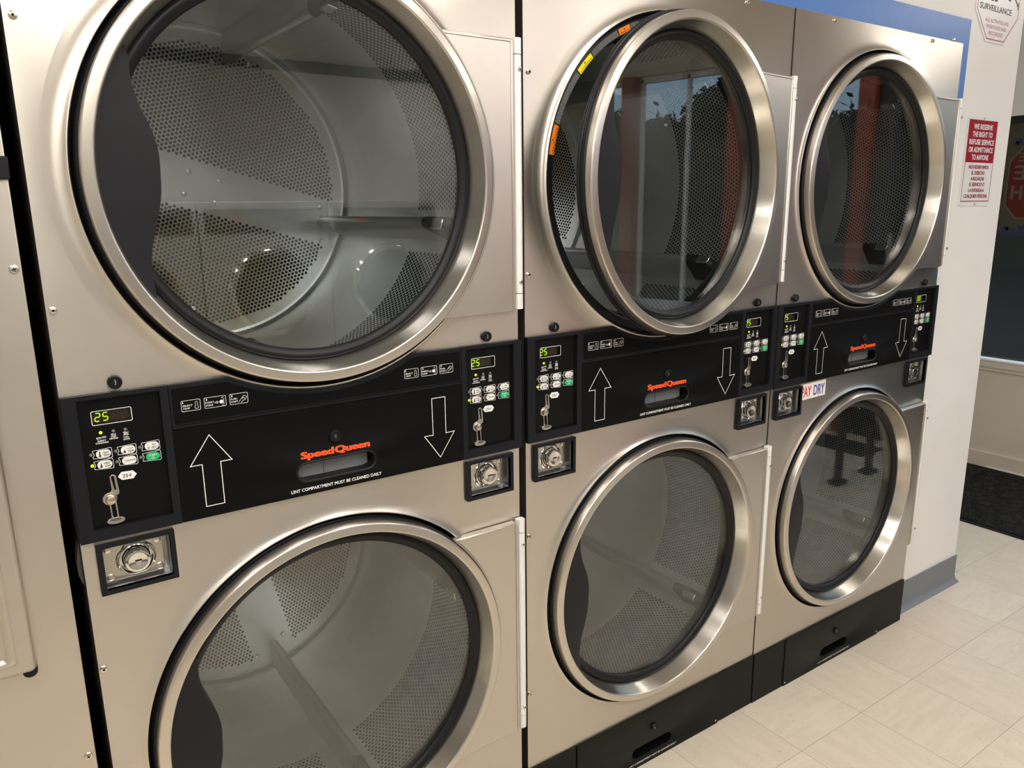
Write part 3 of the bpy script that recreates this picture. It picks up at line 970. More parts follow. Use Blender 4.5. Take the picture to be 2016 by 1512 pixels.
def make_control(root, f0, f1, o, r0, r1):
    """coin control unit: frame f0..f1, recessed face r0..r1, o = offset of its contents"""
    v0, v1 = 0.9475, 1.1712
    b = MB()
    b.plate(f0, f1, v0, v1, -0.0085, 0.004, M['console'], holes=[(r0, r1, 0.9655, 1.1645)])
    unit = b.build('control_unit', root, bevel=0.0012)
    b = MB()
    b.plate(r0 - 0.001, r1 + 0.001, 0.9645, 1.1655, -0.0012, 0.0008, M['recess'], holes=[(o + 0.0378, o + 0.0898, 1.1248, 1.1440)])
    face = b.build('control_face', unit)
    b = MB()
    b.box(o + 0.0365, o + 0.0910, 0.0056, 0.0076, 1.1235, 1.1455, M['display'])
    b.build('display', unit)
    dg = display_text(o, '25').build('display_digits', unit)
    # legends: printed lines and small captions
    b = MB()
    y = -0.0017
    b.stroke(rrect(o + 0.0370, o + 0.0906, 1.1240, 1.1448, 0.0020), 0.0009, y, M['print'])
    for cu in (0.0307, 0.0638, 0.0968):
        for cv in (1.0797, 1.0630):
            p = rrect(o + cu, o + cu + 0.0272, cv - 0.0077, cv + 0.0077, 0.0020, 3)
            nt_ = circ(o + cu - 0.0004, cv + 0.0006, 0.0038, 8, 55, -55)
            q = [c for c in p if c[0] > o + cu + 0.0021]
            # right side of the outline, then the bite round the lamp
            up = sorted([c for c in q if c[1] > cv], key=lambda c: (c[0]))
            lo = sorted([c for c in q if c[1] <= cv], key=lambda c: (-c[0]))
            line = [(o + cu + 0.0018, cv + 0.0062)] + up + lo + [(o + cu + 0.0018, cv - 0.0058)] + list(reversed(nt_))
            b.stroke(line, 0.0006, y, M['print'])
    hx = [(0.0613, 1.0400), (0.0665, 1.0341), (0.0822, 1.0335), (0.0874, 1.0400), (0.0822, 1.0462), (0.0665, 1.0467)]
    b.flat([(o + p[0], p[1]) for p in hx], y, M['print'])
    b.text('25', o + 0.0675, o + 0.0752, 1.0372, 0.0056, y - 0.0003, M['ink'], 0.01)
    b.text('\u00a2', o + 0.0768, o + 0.0800, 1.0380, 0.0052, y - 0.0003, M['ink'], 0.01)
    b.text('INSERT', o + 0.0412, o + 0.0522, 1.0985, 0.0024, y, M['print'], 0.02)
    b.text('COINS/CARD', o + 0.0380, o + 0.0553, 1.0952, 0.0024, y, M['print'], 0.02)
    b.text('DRYING', o + 0.0570, o + 0.0683, 1.0992, 0.0024, y, M['print'], 0.02)
    b.text('COOL', o + 0.0758, o + 0.0832, 1.0982, 0.0024, y, M['print'], 0.02)
    b.text('DOWN', o + 0.0754, o + 0.0840, 1.0950, 0.0024, y, M['print'], 0.02)
    # pictograms under the three lamps: coin and hand, waves of heat, crossed waves
    b.stroke([(o + 0.0400, 1.1045), (o + 0.0440, 1.1052), (o + 0.0462, 1.1042), (o + 0.0445, 1.1030), (o + 0.0405, 1.1030)], 0.0007, y, M['print'])
    b.flat(rrect(o + 0.0470, o + 0.0530, 1.1032, 1.1062, 0.0008, 2), y, M['dimprint'])
    for c0 in (0.0628, 0.0797):
        for k in range(3):
            b.stroke([(o + c0 - 0.0034, 1.1022 + k * 0.0021), (o + c0 - 0.0012, 1.1036 + k * 0.0021), (o + c0 + 0.0010, 1.1022 + k * 0.0021), (o + c0 + 0.0034, 1.1036 + k * 0.0021)], 0.0007, y, M['print'], closed=False)
    b.stroke([(o + 0.0760, 1.1025), (o + 0.0834, 1.1080)], 0.0007, y, M['print'], closed=False)
    b.stroke([(o + 0.0760, 1.1080), (o + 0.0834, 1.1025)], 0.0007, y, M['print'], closed=False)
    b.build('printed_legend', unit)
    caps = [('HIGH', 'TEMP', 0, 1.0797), ('LOW', 'TEMP', 1, 1.0797), ('NO', 'HEAT', 2, 1.0797), ('MED', 'TEMP', 0, 1.0630), ('DELICATES', '', 1, 1.0630), ('START', '', 2, 1.0630)]
    for a, c_, i, cv in caps:
        cu = o + (0.0365, 0.0697, 0.1028)[i]
        b = MB()
        st = a == 'START'
        b.prism(rrect(cu, cu + 0.0197, cv - 0.0058, cv + 0.0058, 0.0056, 6), -0.0027, -0.0012, M['green'] if st else M['button'])
        yy = -0.0031
        ink = M['print'] if st else M['ink']
        if c_:
            b.text(a, cu + (0.0088 if len(a) > 2 else 0.0100), cu + (0.0172 if len(a) > 2 else 0.0158), cv + 0.0006, 0.0030, yy, ink, 0.01)
            b.text(c_, cu + 0.0088, cu + 0.0178, cv - 0.0038, 0.0030, yy, ink, 0.01)
            # thermometer
            full = {'HIGH': 1.0, 'MED': 0.6, 'LOW': 0.3, 'NO': 0.0}[a]
            b.disc(cu + 0.0050, cv - 0.0026, 0.0018, yy, ink if full else M['dimprint'], 14)
            b.stroke(rrect(cu + 0.0041, cu + 0.0059, cv - 0.0020, cv + 0.0044, 0.0008, 3), 0.0003, yy, M['dimprint'])
            if full:
                b.flat([(cu + 0.0042, cv - 0.002), (cu + 0.0058, cv - 0.002), (cu + 0.0058, cv - 0.002 + 0.0062 * full), (cu + 0.0042, cv - 0.002 + 0.0062 * full)], yy, ink)
        elif st:
            b.text(a, cu + 0.0035, cu + 0.0160, cv + 0.0010, 0.0028, yy, ink, 0.01)
            b.stroke([(cu + 0.0098, cv - 0.0042), (cu + 0.0120, cv - 0.0024), (cu + 0.0098, cv - 0.0006), (cu + 0.0076, cv - 0.0024)], 0.0005, yy, ink)
        else:
            b.text(a, cu + 0.0058, cu + 0.0190, cv - 0.0012, 0.0030, yy, ink, 0.01)
            b.stroke([(cu + 0.0025, cv - 0.0034), (cu + 0.0052, cv - 0.0034), (cu + 0.0045, cv), (cu + 0.0055, cv + 0.0034), (cu + 0.0022, cv + 0.0034), (cu + 0.0032, cv)], 0.0004, yy, M['dimprint'])
        b.build('button', unit, bevel=0.0)
    for cu, cv, lit in ((0.0464, 1.1120, 1), (0.0633, 1.1117, 0), (0.0795, 1.1113, 0), (0.0299, 1.0805, 0), (0.0299, 1.0637, 1), (0.0630, 1.0803, 0), (0.0630, 1.0637, 0), (0.0960, 1.0800, 0), (0.0960, 1.0640, 0)):
        b = MB(); b.knob(o + cu, cv, 0.0023, -0.0026, -0.0012, M['led'] if lit else M['ledoff'], 12); b.build('indicator_lamp', unit)
    # coin slide
    b = MB()
    def S(pts): return [(o + p[0], p[1]) for p in pts]
    b.prism(S([(0.0500, 1.0422), (0.0502, 1.0390), (0.0518, 1.0200), (0.0478, 1.0172), (0.0560, 1.0100), (0.0612, 1.0165), (0.0590, 1.0400), (0.0580, 1.0440), (0.0540, 1.0455)][::-1]) if False else S([(0.0540, 1.0455), (0.0500, 1.0425), (0.0508, 1.0225), (0.0470, 1.0170), (0.0545, 1.0110), (0.0600, 1.0140), (0.0608, 1.0180), (0.0590, 1.0425)]), -0.0024, -0.0011, M['nickel'])
    b.flat(S([(0.0530, 1.0435), (0.0518, 1.0415), (0.0545, 1.0215), (0.0568, 1.0215), (0.0560, 1.0415), (0.0548, 1.0435)]), -0.0027, M['void'])
    b.prism(circ(o + 0.0468, 1.0083, 0.0098, 28), -0.0026, -0.0011, M['nickel'])
    b.prism(S([(0.0450, 1.0020), (0.0462, 0.9730), (0.0562, 0.9730), (0.0552, 1.0040)]), -0.0022, -0.0011, M['nickel'])
    b.flat(S([(0.0470, 1.0020), (0.0482, 0.9760), (0.0542, 0.9760), (0.0530, 1.0020)]), -0.0025, M['void'])
    b.prism([(o + 0.0510 + 0.0125 * math.cos(a) , 0.9738 + 0.0052 * math.sin(a)) for a in [2 * PI * i / 24 for i in range(24)]], -0.0060, -0.0011, M['nickel'])
    b.prism([(o + 0.0510 + 0.0092 * math.cos(a) , 0.9762 + 0.0026 * math.sin(a)) for a in [2 * PI * i / 24 for i in range(24)]], -0.0064, -0.0058, M['side'])
    b.build('coin_slot', unit, bevel=0.0004)
    b = MB(); b.knob(o + 0.0478, 1.0075, 0.0074, -0.0090, -0.0024, M['nickel'], 24, 0.6); b.build('coin_return_button', unit)
    return unit, dg

def make_coin_box(root, o):
    b = MB()
    x0, x1, z0, z1 = o + 0.0183, o + 0.1292, 0.8580, 0.9400
    b.plate(x0, x1, z0, z1, -0.0075, 0.0005, M['console'], holes=[(x0 + 0.0085, x1 - 0.0075, z0 + 0.0075, z1 - 0.0065)])
    # recess walls
    a, c, d, e = x0 + 0.0085, x1 - 0.0075, z0 + 0.0075, z1 - 0.0065
    b.add([(a, -0.007, d), (c, -0.007, d), (c, -0.007, e), (a, -0.007, e), (a, 0.024, d), (c, 0.024, d), (c, 0.024, e), (a, 0.024, e)],
          [(0, 1, 5, 4), (1, 2, 6, 5), (2, 3, 7, 6), (3, 0, 4, 7), (4, 5, 6, 7)], M['pocket'])
    box = b.build('coin_box', root, bevel=0.001)
    b = MB()
    px0, px1, pz0, pz1 = o + 0.0275, o + 0.1130, 0.8700, 0.9320
    b.prism(rrect(px0, px1, pz0, pz1, 0.002), 0.0120, 0.0236, M['nickel'])
    b.build('lock_plate', box, bevel=0.0006)
    for dx, dz in ((0.007, 0.0075), (0.0780, 0.0075), (0.007, 0.0530), (0.0780, 0.0530)):
        b = MB(); b.knob(px0 + dx, pz0 + dz, 0.0058, 0.0085, 0.0120, M['screw'], 18, 0.8); b.build('rivet', box)
    cx, cz = o + 0.0735, 0.9005
    b = MB()
    b.lathe([(0.0290, 0.0120), (0.0262, 0.0105), (0.0248, 0.0075), (0.0240, 0.0072), (0.0228, 0.0110), (0.0205, 0.0115)], cx, cz, M['chrome'], 48)
    b.lathe([(0.0205, 0.0114), (0.0188, 0.0114)], cx, cz, M['void'], 48)
    b.lathe([(0.0192, 0.0114), (0.0190, -0.0010), (0.0178, -0.0040), (0.0135, -0.0052), (0.0120, -0.0046), (0.0001, -0.0046)], cx, cz, M['chrome'], 48)
    b.flat([(cx - 0.0040, cz + 0.0015), (cx - 0.0035, cz - 0.0062), (cx - 0.0005, cz - 0.0070), (cx + 0.0038, cz - 0.0045), (cx + 0.0055, cz + 0.0015)], -0.0054, M['screw'])
    b.flat([(cx - 0.0040, cz + 0.0005), (cx + 0.0054, cz + 0.0005), (cx + 0.0055, cz + 0.0022), (cx - 0.0042, cz + 0.0022)], -0.0056, M['void'])
    b.build('cylinder_lock', box, sharp=40)
    return box

def make_trim(root):
    """arched black panel under the upper door with the two sets of three printed steps"""
    xa, xb = 0.1437, 0.6622
    def shape(d, rad):
        z1 = 1.1712 - d
        z0 = 1.1060 + d * 0.4
        dz = z1 - VU
        hx = math.sqrt(rad * rad - dz * dz)
        a0 = math.atan2(dz, hx); a1 = math.atan2(dz, -hx)
        a1 = a1 if a1 < a0 else a1 - 2 * PI
        arc = [(UC + rad * math.cos(a0 + (a1 - a0) * i / 40), VU + rad * math.sin(a0 + (a1 - a0) * i / 40)) for i in range(41)]
        return [(xa + d * 0.5, z0), (xb - d * 0.5, z0), (xb - d * 0.5, z1)] + arc + [(xa + d * 0.5, z1)]
    b = MB()
    b.prism(shape(0, 0.350), -0.0085, -0.0005, M['console'])
    b.box(xa, xb, -0.0065, -0.0005, 1.0995, 1.1060, M['console'])
    t = b.build('trim_panel', root, bevel=0.001)
    b = MB(); b.prism(shape(0.007, 0.357), -0.0092, -0.0084, M['overlay']); b.build('panel_overlay', t)
    b = MB()
    y = -0.0096
    for o in (0.0, 0.3822):
        b = MB()
        z0, z1 = 1.1268, 1.1437
        for x0, x1 in ((0.1594, 0.1874), (0.1935, 0.2262), (0.2322, 0.2604)):
            b.stroke(rrect(o + x0, o + x1, z0, z1, 0.0018, 3), 0.0006, y, M['print'])
        for s, x in (('1', 0.1612), ('2', 0.1955), ('3', 0.2340)):
            b.text(s, o + x, o + x + (0.0012 if s == '1' else 0.0028), 1.1392, 0.0032, y, M['print'], 0.03)
        b.text('SELECT', o + 0.1612, o + 0.1760, 1.1342, 0.0028, y, M['print'], 0.01)
        b.text('TEMP', o + 0.1614, o + 0.1718, 1.1297, 0.0028, y, M['print'], 0.01)
        b.text('INSERT', o + 0.1950, o + 0.2078, 1.1342, 0.0028, y, M['print'], 0.01)
        b.text('COINS', o + 0.1950, o + 0.2062, 1.1297, 0.0028, y, M['print'], 0.01)
        b.text('PUSH', o + 0.2338, o + 0.2436, 1.1342, 0.0028, y, M['print'], 0.01)
        b.text('START', o + 0.2338, o + 0.2446, 1.1297, 0.0028, y, M['print'], 0.01)
        # thermometer
        cx = o + 0.1816
        b.stroke([(cx - 0.0016, 1.1342), (cx - 0.0016, 1.1390), (cx - 0.0011, 1.1403), (cx + 0.0011, 1.1403), (cx + 0.0016, 1.1390), (cx + 0.0016, 1.1342), (cx + 0.0028, 1.1320), (cx + 0.0020, 1.1297), (cx, 1.1290), (cx - 0.0020, 1.1297), (cx - 0.0028, 1.1320)], 0.0005, y, M['print'])
        # coin sliding into its slot
        b.stroke([(o + 0.2090, 1.1348), (o + 0.2125, 1.1348), (o + 0.2125, 1.1360), (o + 0.2150, 1.1340), (o + 0.2125, 1.1322), (o + 0.2125, 1.1334), (o + 0.2090, 1.1334)], 0.0005, y, M['print'])
        b.disc(o + 0.2192, 1.1342, 0.0030, y, M['print'], 16)
        b.flat([(o + 0.2215, 1.1300), (o + 0.2235, 1.1290), (o + 0.2235, 1.1395), (o + 0.2215, 1.1385)], y, M['dimprint'])
        b.stroke([(o + 0.2195, 1.1395), (o + 0.2205, 1.1410), (o + 0.2235, 1.1415)], 0.0005, y, M['print'], closed=False)
        b.stroke([(o + 0.2195, 1.1285), (o + 0.2235, 1.1275)], 0.0005, y, M['print'], closed=False)
        # pushing hand
        b.stroke([(o + 0.2455, 1.1290), (o + 0.2500, 1.1345), (o + 0.2545, 1.1395), (o + 0.2590, 1.1365), (o + 0.2560, 1.1318), (o + 0.2520, 1.1310), (o + 0.2495, 1.1275)], 0.0005, y, M['print'], closed=False)
        b.stroke([(o + 0.2515, 1.1335), (o + 0.2530, 1.1365), (o + 0.2552, 1.1350), (o + 0.2545, 1.1325)], 0.0005, y, M['print'], closed=False)
        b.build('printed_legend', t)
    return t

def stadium(cx, cz, hl, r):
    def f(a):
        c, s = math.cos(a), math.sin(a)
        # ray against the stadium of half length hl (to the arc centres)
        if abs(s) > 1e-9:
            t = r / abs(s)
            if abs(t * c) <= hl: return t
        k = hl * abs(c)
        return k + math.sqrt(max(0, r * r - hl * hl + k * k))
    return f

def make_lint_door(root):
    xa, xb, z0, z1 = 0.1437, 0.6622, 0.9478, 1.0985
    cx, cz = 0.4045, 0.9885
    f1, f2, f3 = stadium(cx, cz, 0.0560, 0.0190), stadium(cx, cz, 0.0560, 0.0172), stadium(cx, cz, 0.0560, 0.0150)
    b = MB()
    b.fill((xa, xb, z0, z1, -0.0085), [(f1, -0.0085), (f2, -0.0100), (f3, -0.0080), (f3, 0.0300)], M['overlay'], cx, cz, 96, [M['overlay'], M['console'], M['console'], M['recess']])
    b.add([(xa, -0.0085, z0), (xb, -0.0085, z0), (xb, -0.0085, z1), (xa, -0.0085, z1), (xa, -0.0005, z0), (xb, -0.0005, z0), (xb, -0.0005, z1), (xa, -0.0005, z1)],
          [(0, 4, 5, 1), (1, 5, 6, 2), (2, 6, 7, 3), (3, 7, 4, 0)], M['console'])
    d = b.build('lint_door', root, sharp=40)
    b = MB()
    b.box(cx - 0.080, cx + 0.084, 0.018, 0.022, cz - 0.030, cz - 0.016, M['recess'])
    b.box(cx - 0.080, cx + 0.066, 0.014, 0.021, cz - 0.016, cz + 0.018, M['screen'])
    b.box(cx + 0.066, cx + 0.084, 0.018, 0.022, cz - 0.016, cz + 0.018, M['recess'])
    b.box(cx - 0.018, cx - 0.0172, 0.0135, 0.0142, cz - 0.016, cz + 0.018, M['recess'])
    b.build('pull_recess', d)
    b = MB()
    b.lathe([(0.0105, -0.0085), (0.0103, -0.0125), (0.0088, -0.0145), (0.0078, -0.0142), (0.0072, -0.0125), (0.0001, -0.0125)], 0.4030, 1.0447, M['rubber'], 32)
    b.flat([(0.4015, 1.0420), (0.4030, 1.0410), (0.4043, 1.0420), (0.4043, 1.0470), (0.4030, 1.0482), (0.4015, 1.0470)], -0.0128, M['nickel'])
    b.flat([(0.4024, 1.0418), (0.4034, 1.0418), (0.4034, 1.0466), (0.4024, 1.0466)], -0.0130, M['void'])
    b.build('key_lock', d)
    b = MB()
    y = -0.0089
    b.text('Speed', 0.3397, 0.3995, 1.0137, 0.0126, y, M['orange'], 0.055)
    b.text('Queen', 0.4008, 0.4672, 1.0137, 0.0126, y, M['orange'], 0.055)
    b.build('brand_lettering', d)
    b = MB()
    b.text('LINT COMPARTMENT MUST BE CLEANED DAILY', 0.3188, 0.4868, 0.9555, 0.0058, y, M['print'], 0.020)
    b.build('printed_caption', d)
    b = MB()
    up = [(0.1955, 1.0836), (0.1631, 1.0370), (0.1808, 1.0370), (0.1808, 0.9663), (0.2092, 0.9663), (0.2092, 1.0368), (0.2270, 1.0368)]
    b.stroke(up, 0.0013, y, M['print'])
    b.build('printed_arrow', d)
    b = MB()
    dn = [(0.6106, 0.9642), (0.6425, 1.0108), (0.6240, 1.0102), (0.6240, 1.0812), (0.5957, 1.0815), (0.5962, 1.0104), (0.5780, 1.0106)]
    b.stroke(dn, 0.0013, y, M['print'])
    b.build('printed_arrow', d)
    return d

def make_kick(root):
    z1 = 0.1590
    b = MB()
    b.box(0.0, 0.1405, -0.0045, 0.02, 0.001, z1 - 0.003, M['kick'])
    b.build('kick_panel', root, bevel=0.0012)
    b = MB(); b.box(0.6560, 0.8, -0.0045, 0.02, 0.001, z1 - 0.003, M['kick']); b.build('kick_panel', root, bevel=0.0012)
    cx, cz = 0.3975, 0.0435
    f1, f3 = stadium(cx, cz, 0.056, 0.0165), stadium(cx, cz, 0.056, 0.0145)
    b = MB()
    b.fill((0.1425, 0.6540, 0.001, z1 - 0.004, -0.0065), [(f1, -0.0065), (f3, -0.0050), (f3, 0.025), (0.002, 0.025)], M['kick'], cx, cz, 96, [M['kick'], M['kick'], M['recess'], M['void']])
    b.add([(0.1425, -0.0065, 0.001), (0.654, -0.0065, 0.001), (0.654, -0.0065, z1 - 0.004), (0.1425, -0.0065, z1 - 0.004), (0.1425, 0.02, 0.001), (0.654, 0.02, 0.001), (0.654, 0.02, z1 - 0.004), (0.1425, 0.02, z1 - 0.004)],
          [(0, 4, 5, 1), (1, 5, 6, 2), (2, 6, 7, 3), (3, 7, 4, 0)], M['kick'])
    d = b.build('lint_drawer', root, sharp=40)
    b = MB()
    b.lathe([(0.0105, -0.0065), (0.0103, -0.0100), (0.0088, -0.0120), (0.0075, -0.0105), (0.0001, -0.0105)], 0.4010, 0.0990, M['rubber'], 28)
    b.flat([(0.3998, 0.0955), (0.4016, 0.0955), (0.4016, 0.1015), (0.3998, 0.1015)], -0.0108, M['nickel'])
    b.build('key_lock', d)
    b = MB(); b.text('LINT COMPARTMENT MUST BE CLEANED DAILY', 0.3165, 0.4875, 0.0118, 0.0052, -0.0069, M['print'], 0.004)
    b.build('printed_legend', d)
    for x in (0.150, 0.645):
        b = MB(); b.knob(x, 0.012, 0.003, -0.008, -0.0065, M['screw'], 10); b.build('screw', d)

def make_dryer(label):
    t = thing('stack_dryer', label, 'tumble dryer', group='stainless steel stacked tumble dryers along the wall')
    S = M['steel']
    # upper and lower front sheets, flared outwards round the door openings
    flare = [(0.378, 0.0), (0.377, -0.0001), (0.368, -0.0006), (0.360, -0.0015), (0.3540, -0.0029), (0.3500, -0.0045), (0.3475, -0.0060), (0.3462, -0.0066), (0.3450, -0.0060), (0.3440, -0.0030), (0.3440, 0.010)]
    fm = [S, S, S, S, S, S, M['ring'], M['ring'], M['ring'], M['side'], M['side']]
    b = MB(); b.fill(([(0.1430, 1.0885), (0.6630, 1.0885), (0.6630, 1.1715), (0.8, 1.1715), (0.8, 1.884), (0.0, 1.884), (0.0, 1.1715), (0.1430, 1.1715)], 0.0), flare, S, UC, VU, 160, fm)
    b.build('front_sheet', t, sharp=60)
    b = MB(); b.fill(([(0.0, 0.1545), (0.8, 0.1545), (0.8, 0.8550), (0.6600, 0.8550), (0.6600, 0.9475), (0.1350, 0.9475), (0.1350, 0.8550), (0.0, 0.8550)], 0.0), flare, S, UC, VL, 160, fm)
    b.plate(0.0, 0.1350, 0.8550, 0.9475, 0.0, 0.0006, S, holes=[(0.0255, 0.1230, 0.8640, 0.9345)])
    b.plate(0.6600, 0.8, 0.8550, 0.9475, 0.0, 0.0006, S, holes=[(0.6773, 0.7748, 0.8640, 0.9345)])
    b.build('front_sheet', t, sharp=60)
    # carcass: sides, top, back, dark inside
    b = MB()
    for x0, x1 in ((0.0, 0.0012), (0.7988, 0.8)):
        b.box(x0, x1, 0.0006, 0.95, 0.0, 1.884, M['side'])
    b.box(0.0012, 0.7988, 0.0006, 0.95, 1.8825, 1.884, M['side'])
    b.box(0.0012, 0.7988, 0.948, 0.95, 0.0, 1.8825, M['side'])
    b.box(0.0012, 0.7988, 0.025, 0.948, 0.0, 0.002, M['side'])
    b.box(0.0012, 0.7988, 0.035, 0.948, 1.0, 1.07, M['void'])
    b.build('cabinet', t)
    for vc in (VU, VL):
        b = MB()
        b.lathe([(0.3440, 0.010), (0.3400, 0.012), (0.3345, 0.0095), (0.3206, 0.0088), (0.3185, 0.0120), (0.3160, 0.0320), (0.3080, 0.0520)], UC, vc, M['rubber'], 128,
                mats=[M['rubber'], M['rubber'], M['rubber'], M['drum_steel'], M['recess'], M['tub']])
        b.build('door_opening', t, sharp=40)
    make_drum(t, VU, -18)
    make_drum(t, VL, -75)
    make_door(t, VU)
    make_door(t, VL)
    make_control(t, 0.0, 0.1430, 0.0, 0.0195, 0.1310)
    make_control(t, 0.6628, 0.8018, 0.6518, 0.6735, 0.7835)
    make_trim(t)
    make_lint_door(t)
    make_coin_box(t, 0.0)
    make_coin_box(t, 0.6518)
    make_kick(t)
    for x, z in ((0.0733, 1.1850), (0.7240, 1.1850)):
        b = MB()
        b.lathe([(0.0100, 0.0), (0.0100, -0.0055), (0.0088, -0.0075), (0.0074, -0.0078), (0.0066, -0.0060), (0.0001, -0.0060)], x, z, M['rubber'], 32)
        b.stroke([(x, z - 0.0038), (x + 0.001, z), (x, z + 0.0042)], 0.0012, -0.0063, M['dimprint'], closed=False)
        b.build('key_lock', t)
    for x, z in ((0.0115, 1.6770), (0.0085, 1.2960), (0.0068, 0.7360), (0.0060, 0.3530), (0.1554, 1.8740), (0.6272, 1.8740)):
        b = MB()
        b.knob(x, z, 0.0055, -0.0042, 0.0, M['screw'], 20, 0.8)
        b.disc(x, z, 0.0018, -0.0044, M['void'], 6)
        b.build('screw', t)
    return t

DY = 0.0085     # the consoles, not the sheets, lie in the measured plane
D1 = make_dryer('nearest of the three stacked stainless dryers, its upper door fully closed, largest in view')
D1.location = (0, DY, 0)
X2, Y2, X3, Y3 = 0.8241, 0.0094 + DY, 1.6270, 0.0075 + DY
D2 = copy_tree(D1)
D2['label'] = 'middle stacked stainless tumble dryer, its upper door standing slightly open'
D2.location = (X2, Y2, 0)
D3 = copy_tree(D1)
D3['label'] = 'farthest stacked stainless dryer, with a PAY DRY sticker, beside the white wall'
D3.location = (X3, Y3, 0)
for root, up, lo in ((D1, -16.5, -77), (D2, -40, -39), (D3, -40, -33)):
    for ch in root.children:
        if ch.name.startswith('drum') and ch.location.z > 1: ch.rotation_euler = (0, -math.radians(up), 0)
        if ch.name.startswith('drum') and ch.location.z < 1: ch.rotation_euler = (0, -math.radians(lo), 0)
for ch in D2.children:
    if ch.name.split('.')[0] == 'door' and ch.location.z > 1:
        ch.rotation_euler = (0, 0, 0.120)
        ch.location.y -= 0.003
# last dryer shows 00 on its right-hand display
for ch in D3.children:
    if ch.name.startswith('control_unit'):
        for g in list(ch.children):
            if g.name.startswith('display_digits') and min(v.co.x for v in g.data.vertices) > 0.5:
                nb = display_text(0.6518, '00').build('display_digits', ch)
                bpy.data.objects.remove(g)

# warning label strip round the opening of the middle dryer's upper door
def warning_strip():
    b = MB()
    y0 = 0.0080
    def arc_quad(a0, a1, r0, r1, m, y):
        n = max(2, int(abs(a1 - a0) / 1.5))
        for i in range(n):
            t0 = math.radians(a0 + (a1 - a0) * i / n); t1 = math.radians(a0 + (a1 - a0) * (i + 1) / n)
            b.add([(UC + r0 * math.cos(t0), y, VU + r0 * math.sin(t0)), (UC + r0 * math.cos(t1), y, VU + r0 * math.sin(t1)), (UC + r1 * math.cos(t1), y, VU + r1 * math.sin(t1)), (UC + r1 * math.cos(t0), y, VU + r1 * math.sin(t0))], [(0, 3, 2, 1)] if a1 < a0 else [(0, 1, 2, 3)], m)
    arc_quad(172, 106, 0.3208, 0.3332, M['ink'], y0 + 0.0004)
    arc_quad(171.6, 161.5, 0.3210, 0.3330, M['labelorange'], y0)
    arc_quad(140.8, 132.6, 0.3210, 0.3330, M['labelyellow'], y0)
    arc_quad(117.2, 111.5, 0.3210, 0.3330, M['labelorange'], y0)
    # illegible small print
    rr = random.Random(5)
    for a0, a1 in ((160.8, 141.4), (132.0, 117.8), (111.0, 107.0)):
        for k in range(9):
            r = 0.3216 + k * 0.00135
            a = a0
            while a > a1 + 0.5:
                l = rr.uniform(0.4, 1.6)
                e = max(a - l, a1)
                arc_quad(a, e, r, r + 0.00062, M['dimprint'], y0)
                a = e - rr.uniform(0.15, 0.35)
    def word(s, a0, a1, r, h):
        def xf(x, z, y):
            a = math.radians(a0 + (a1 - a0) * x)
            return (UC + (r + z) * math.cos(a), y, VU + (r + z) * math.sin(a))
        b.text(s, 0.0, 1.0, 0.0, h, y0 - 0.0004, M['ink'], 0.01, xf=xf)
        am = math.radians((a0 + a1) / 2)
        c = (UC + (r + h + 0.0032) * math.cos(am), VU + (r + h + 0.0032) * math.sin(am))
        tri = [(c[0] + 0.0026 * math.cos(am + q), c[1] + 0.0026 * math.sin(am + q)) for q in (0, 2.094, 4.188)]
        b.flat(tri, y0 - 0.0004, M['ink'])
    word('MISE EN GARDE', 171.2, 162.0, 0.3225, 0.0030)
    word('ATTENTION', 140.4, 133.0, 0.3225, 0.0030)
    word('ALERTE', 116.8, 112.0, 0.3225, 0.0030)
    return b
o = warning_strip().build('warning_label', D2)

# PAY DRY sticker on the last dryer
b = MB()
b.prism([(0.1300, 0.8950), (0.2452, 0.8965), (0.2445, 0.9420), (0.1298, 0.9400)], -0.0006, -0.0001, M['sticker'])
b.text('PAY', 0.1340, 0.1785, 0.9030, 0.0300, -0.0009, M['redprint'], 0.02)
b.text('DRY', 0.1890, 0.2400, 0.9030, 0.0300, -0.0009, M['blueprint'], 0.02)
b.build('pay_dry_sticker', D3)
b = MB(); b.knob(0.7560, 1.8900, 0.0070, 0.004, 0.012, M['screw'], 16); b.build('roof_bolt', D3)
b = MB(); b.flat([(0.656, 1.8475), (0.661, 1.8480), (0.6585, 1.8430)], -0.0004, M['sticker']); b.flat([(0.6915, 1.8400), (0.6935, 1.8400), (0.6935, 1.8490), (0.6915, 1.8490)], -0.0004, M['sticker']); b.build('scratch', D3)
# hardened filler in the gap left of the first dryer
b = MB()
pts = [(-0.003, 0.925), (-0.0005, 0.935), (-0.0005, 0.872), (-0.002, 0.870), (-0.006, 0.885), (-0.006, 0.905)]
b.prism(list(reversed(pts)), 0.030, 0.06, M['cement'])
b.build('sealant_lump', D1)

